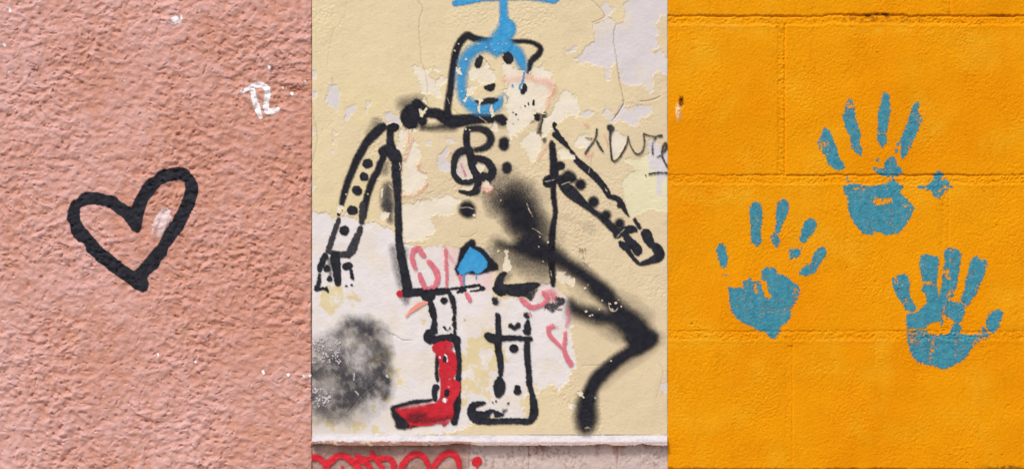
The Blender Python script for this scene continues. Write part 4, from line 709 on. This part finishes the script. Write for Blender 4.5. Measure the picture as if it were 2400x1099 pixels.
hand('lower left blue handprint, short separate fingers and a wide full palm', W(1805, 793, 3),
 [('p','g2',"188,683 202,702 270,690 275,650 320,625 345,655 380,645 400,690 412,725 425,752 460,765 445,700 430,650 403,630 403,575 440,548 490,555 520,600 580,622 620,658 650,668 667,708 655,770 620,820 605,850 600,910 560,950 520,985 505,1032 480,1050 450,1025 432,1002 385,992 300,955 235,915 195,870 178,800 174,740 168,700",1.4), ('n','g2',"345,665 375,665 380,740 355,745 340,700",6,.65), ('n','g2',"610,680 660,690 650,770 600,840 615,760",16,.5), ('n','g2',"530,960 570,940 560,960 520,1000",5,.5), ('n','g2',"505,780 560,770 530,800",4,.4), ('n','g2',"300,630 330,650 300,675 285,660",6,.3),
  ('n','g2',"430,735 458,728 470,750 455,768 425,762",1.5), ('s','g2',"150,610,4"), ('s','g2',"168,607,4"), ('s','g2',"133,608,3"), ('s','g2',"522,995,9 515,1008,5")],
 [('finger_print',[('p','g2',"110,383 145,402 165,470 160,540 145,560 115,540 97,490 87,430",1.4), ('n','g2',"120,500 145,500 145,530 120,530",8,.35)]),
  ('finger_print',[('p','g2',"360,94 395,120 410,160 405,230 396,300 400,380 375,410 330,380 320,330 325,250 320,200 313,150 330,110",1.4), ('n','g2',"355,355 385,355 385,385 355,385",8,.4)]),
  ('finger_print',[('p','g2',"550,78 585,95 593,140 570,210 545,262 502,242 498,170 515,100",1.4), ('p','g2',"500,240 545,250 525,322 495,308",1.4,1,.22), ('p','g2',"485,316 525,345 523,385 505,412 475,380 467,345",1.4,1,.05)]),
  ('finger_print',[('p','g2',"740,207 775,230 788,258 765,310 722,352 692,390 668,365 680,300 700,240",1.4,1,.05), ('p','g2',"598,425 650,425 676,440 660,480 600,492 593,450",1.4,1,.08), ('s','g2',"683,418,3")]),
  ('finger_print',[('p','g2',"825,408 853,430 845,470 800,540 770,590 710,617 667,600 662,580 700,548 748,520 765,460 800,415",1.4), ('n','g2',"740,520 800,510 790,550 720,580",16,.3)])])
hand('lower right blue handprint, joined fingers, thumb pointing right, palm split by mortar joint', W(2200, 862, 3),
 [('p','g3',"225,600 300,590 350,555 390,500 440,490 480,450 492,470 520,450 520,560 507,695 490,660 440,665 390,690 380,715 320,722 270,715 225,722 218,650",1.4), ('p','g3',"555,502 600,508 650,503 690,530 687,600 660,660 622,682 590,650 555,620 548,560",1.4,1,.05), ('p','g3',"600,680 630,675 666,708 660,755 600,765 570,755 585,700",1.4,1,.04),
  ('p','g3',"225,770 400,765 480,773 560,762 640,755 700,768 780,775 830,762 888,762 885,792 840,797 790,842 740,882 710,930 690,965 620,1002 560,1035 500,1043 430,1020 380,1015 300,992 265,950 240,880 230,820",1.4), ('p','g3',"225,738 300,732 392,738 390,757 300,757 228,756",1.4,1,.25), ('n','g3',"235,780 300,780 320,830 300,860 250,840",7,.5), ('n','g3',"400,780 480,790 470,850 430,930 430,1010 400,1000 410,900",10,.45), ('n','g3',"730,840 800,785 880,775 800,830 760,870",6,.55), ('n','g3',"240,900 300,960 400,1010 300,1000 250,960",6,.5), ('n','g3',"480,560 515,560 505,690 490,650",8,.4), ('n','g3',"600,800 630,800 620,960 600,960",8,.3),
  ('s','g3',"545,500,12 540,560,11 550,630,9",1.4,1,.35), ('s','g3',"505,650,9 500,690,7",1.4)],
 [('finger_print',[('p','g3',"100,320 150,290 200,278 235,300 245,350 245,430 265,490 295,540 300,575 250,582 212,565 190,520 160,480 130,440 110,380",1.4), ('n','g3',"100,320 150,300 140,350 110,370",10,.5), ('n','g3',"180,480 250,490 245,530 190,530",12,.4)]),
  ('finger_print',[('p','g3',"340,130 400,125 470,140 481,190 475,260 462,340 470,400 472,470 430,505 390,500 370,450 345,410 350,350 332,250 325,180",1.4), ('n','g3',"355,335 440,335 460,375 400,385 350,365",8,.6), ('n','g3',"345,420 375,440 370,480 350,460",5,.5), ('n','g3',"360,140 410,140 400,170 370,170",9,.35)]),
  ('finger_print',[('p','g3',"535,85 575,68 640,90 662,120 655,200 640,290 620,390 600,440 580,500 550,515 520,520 490,505 488,430 508,380 513,260 530,180 522,130",1.4), ('n','g3',"515,240 565,235 568,320 525,325",7,.65), ('n','g3',"545,440 575,400 575,500 550,500",6,.65), ('n','g3',"590,400 615,400 600,440 582,430",4,.6), ('n','g3',"572,66 577,66 577,510 572,510",1.2,.5)]),
  ('finger_print',[('p','g3',"735,185 760,145 790,133 820,165 868,175 873,210 850,270 820,350 790,430 745,490 710,532 662,502 665,460 690,400 700,330 715,270",1.4,1,.03), ('n','g3',"770,150 790,150 780,190 765,190",8,.4), ('n','g3',"700,370 740,370 740,410 700,410",10,.4), ('n','g3',"715,280 745,290 735,320 712,315",8,.45), ('n','g3',"765,250 790,260 785,300 770,290",8,.3)]),
  ('thumb_print',[('p','g3',"860,660 880,610 920,575 970,565 996,585 990,640 960,710 922,752 890,745 865,720",1.4), ('n','g3',"890,590 930,580 900,620",8,.3), ('s','g3',"830,710,9 850,728,8",1.4,1,.2), ('s','g3',"805,745,7 860,745,6",1.4,1,.4)])])
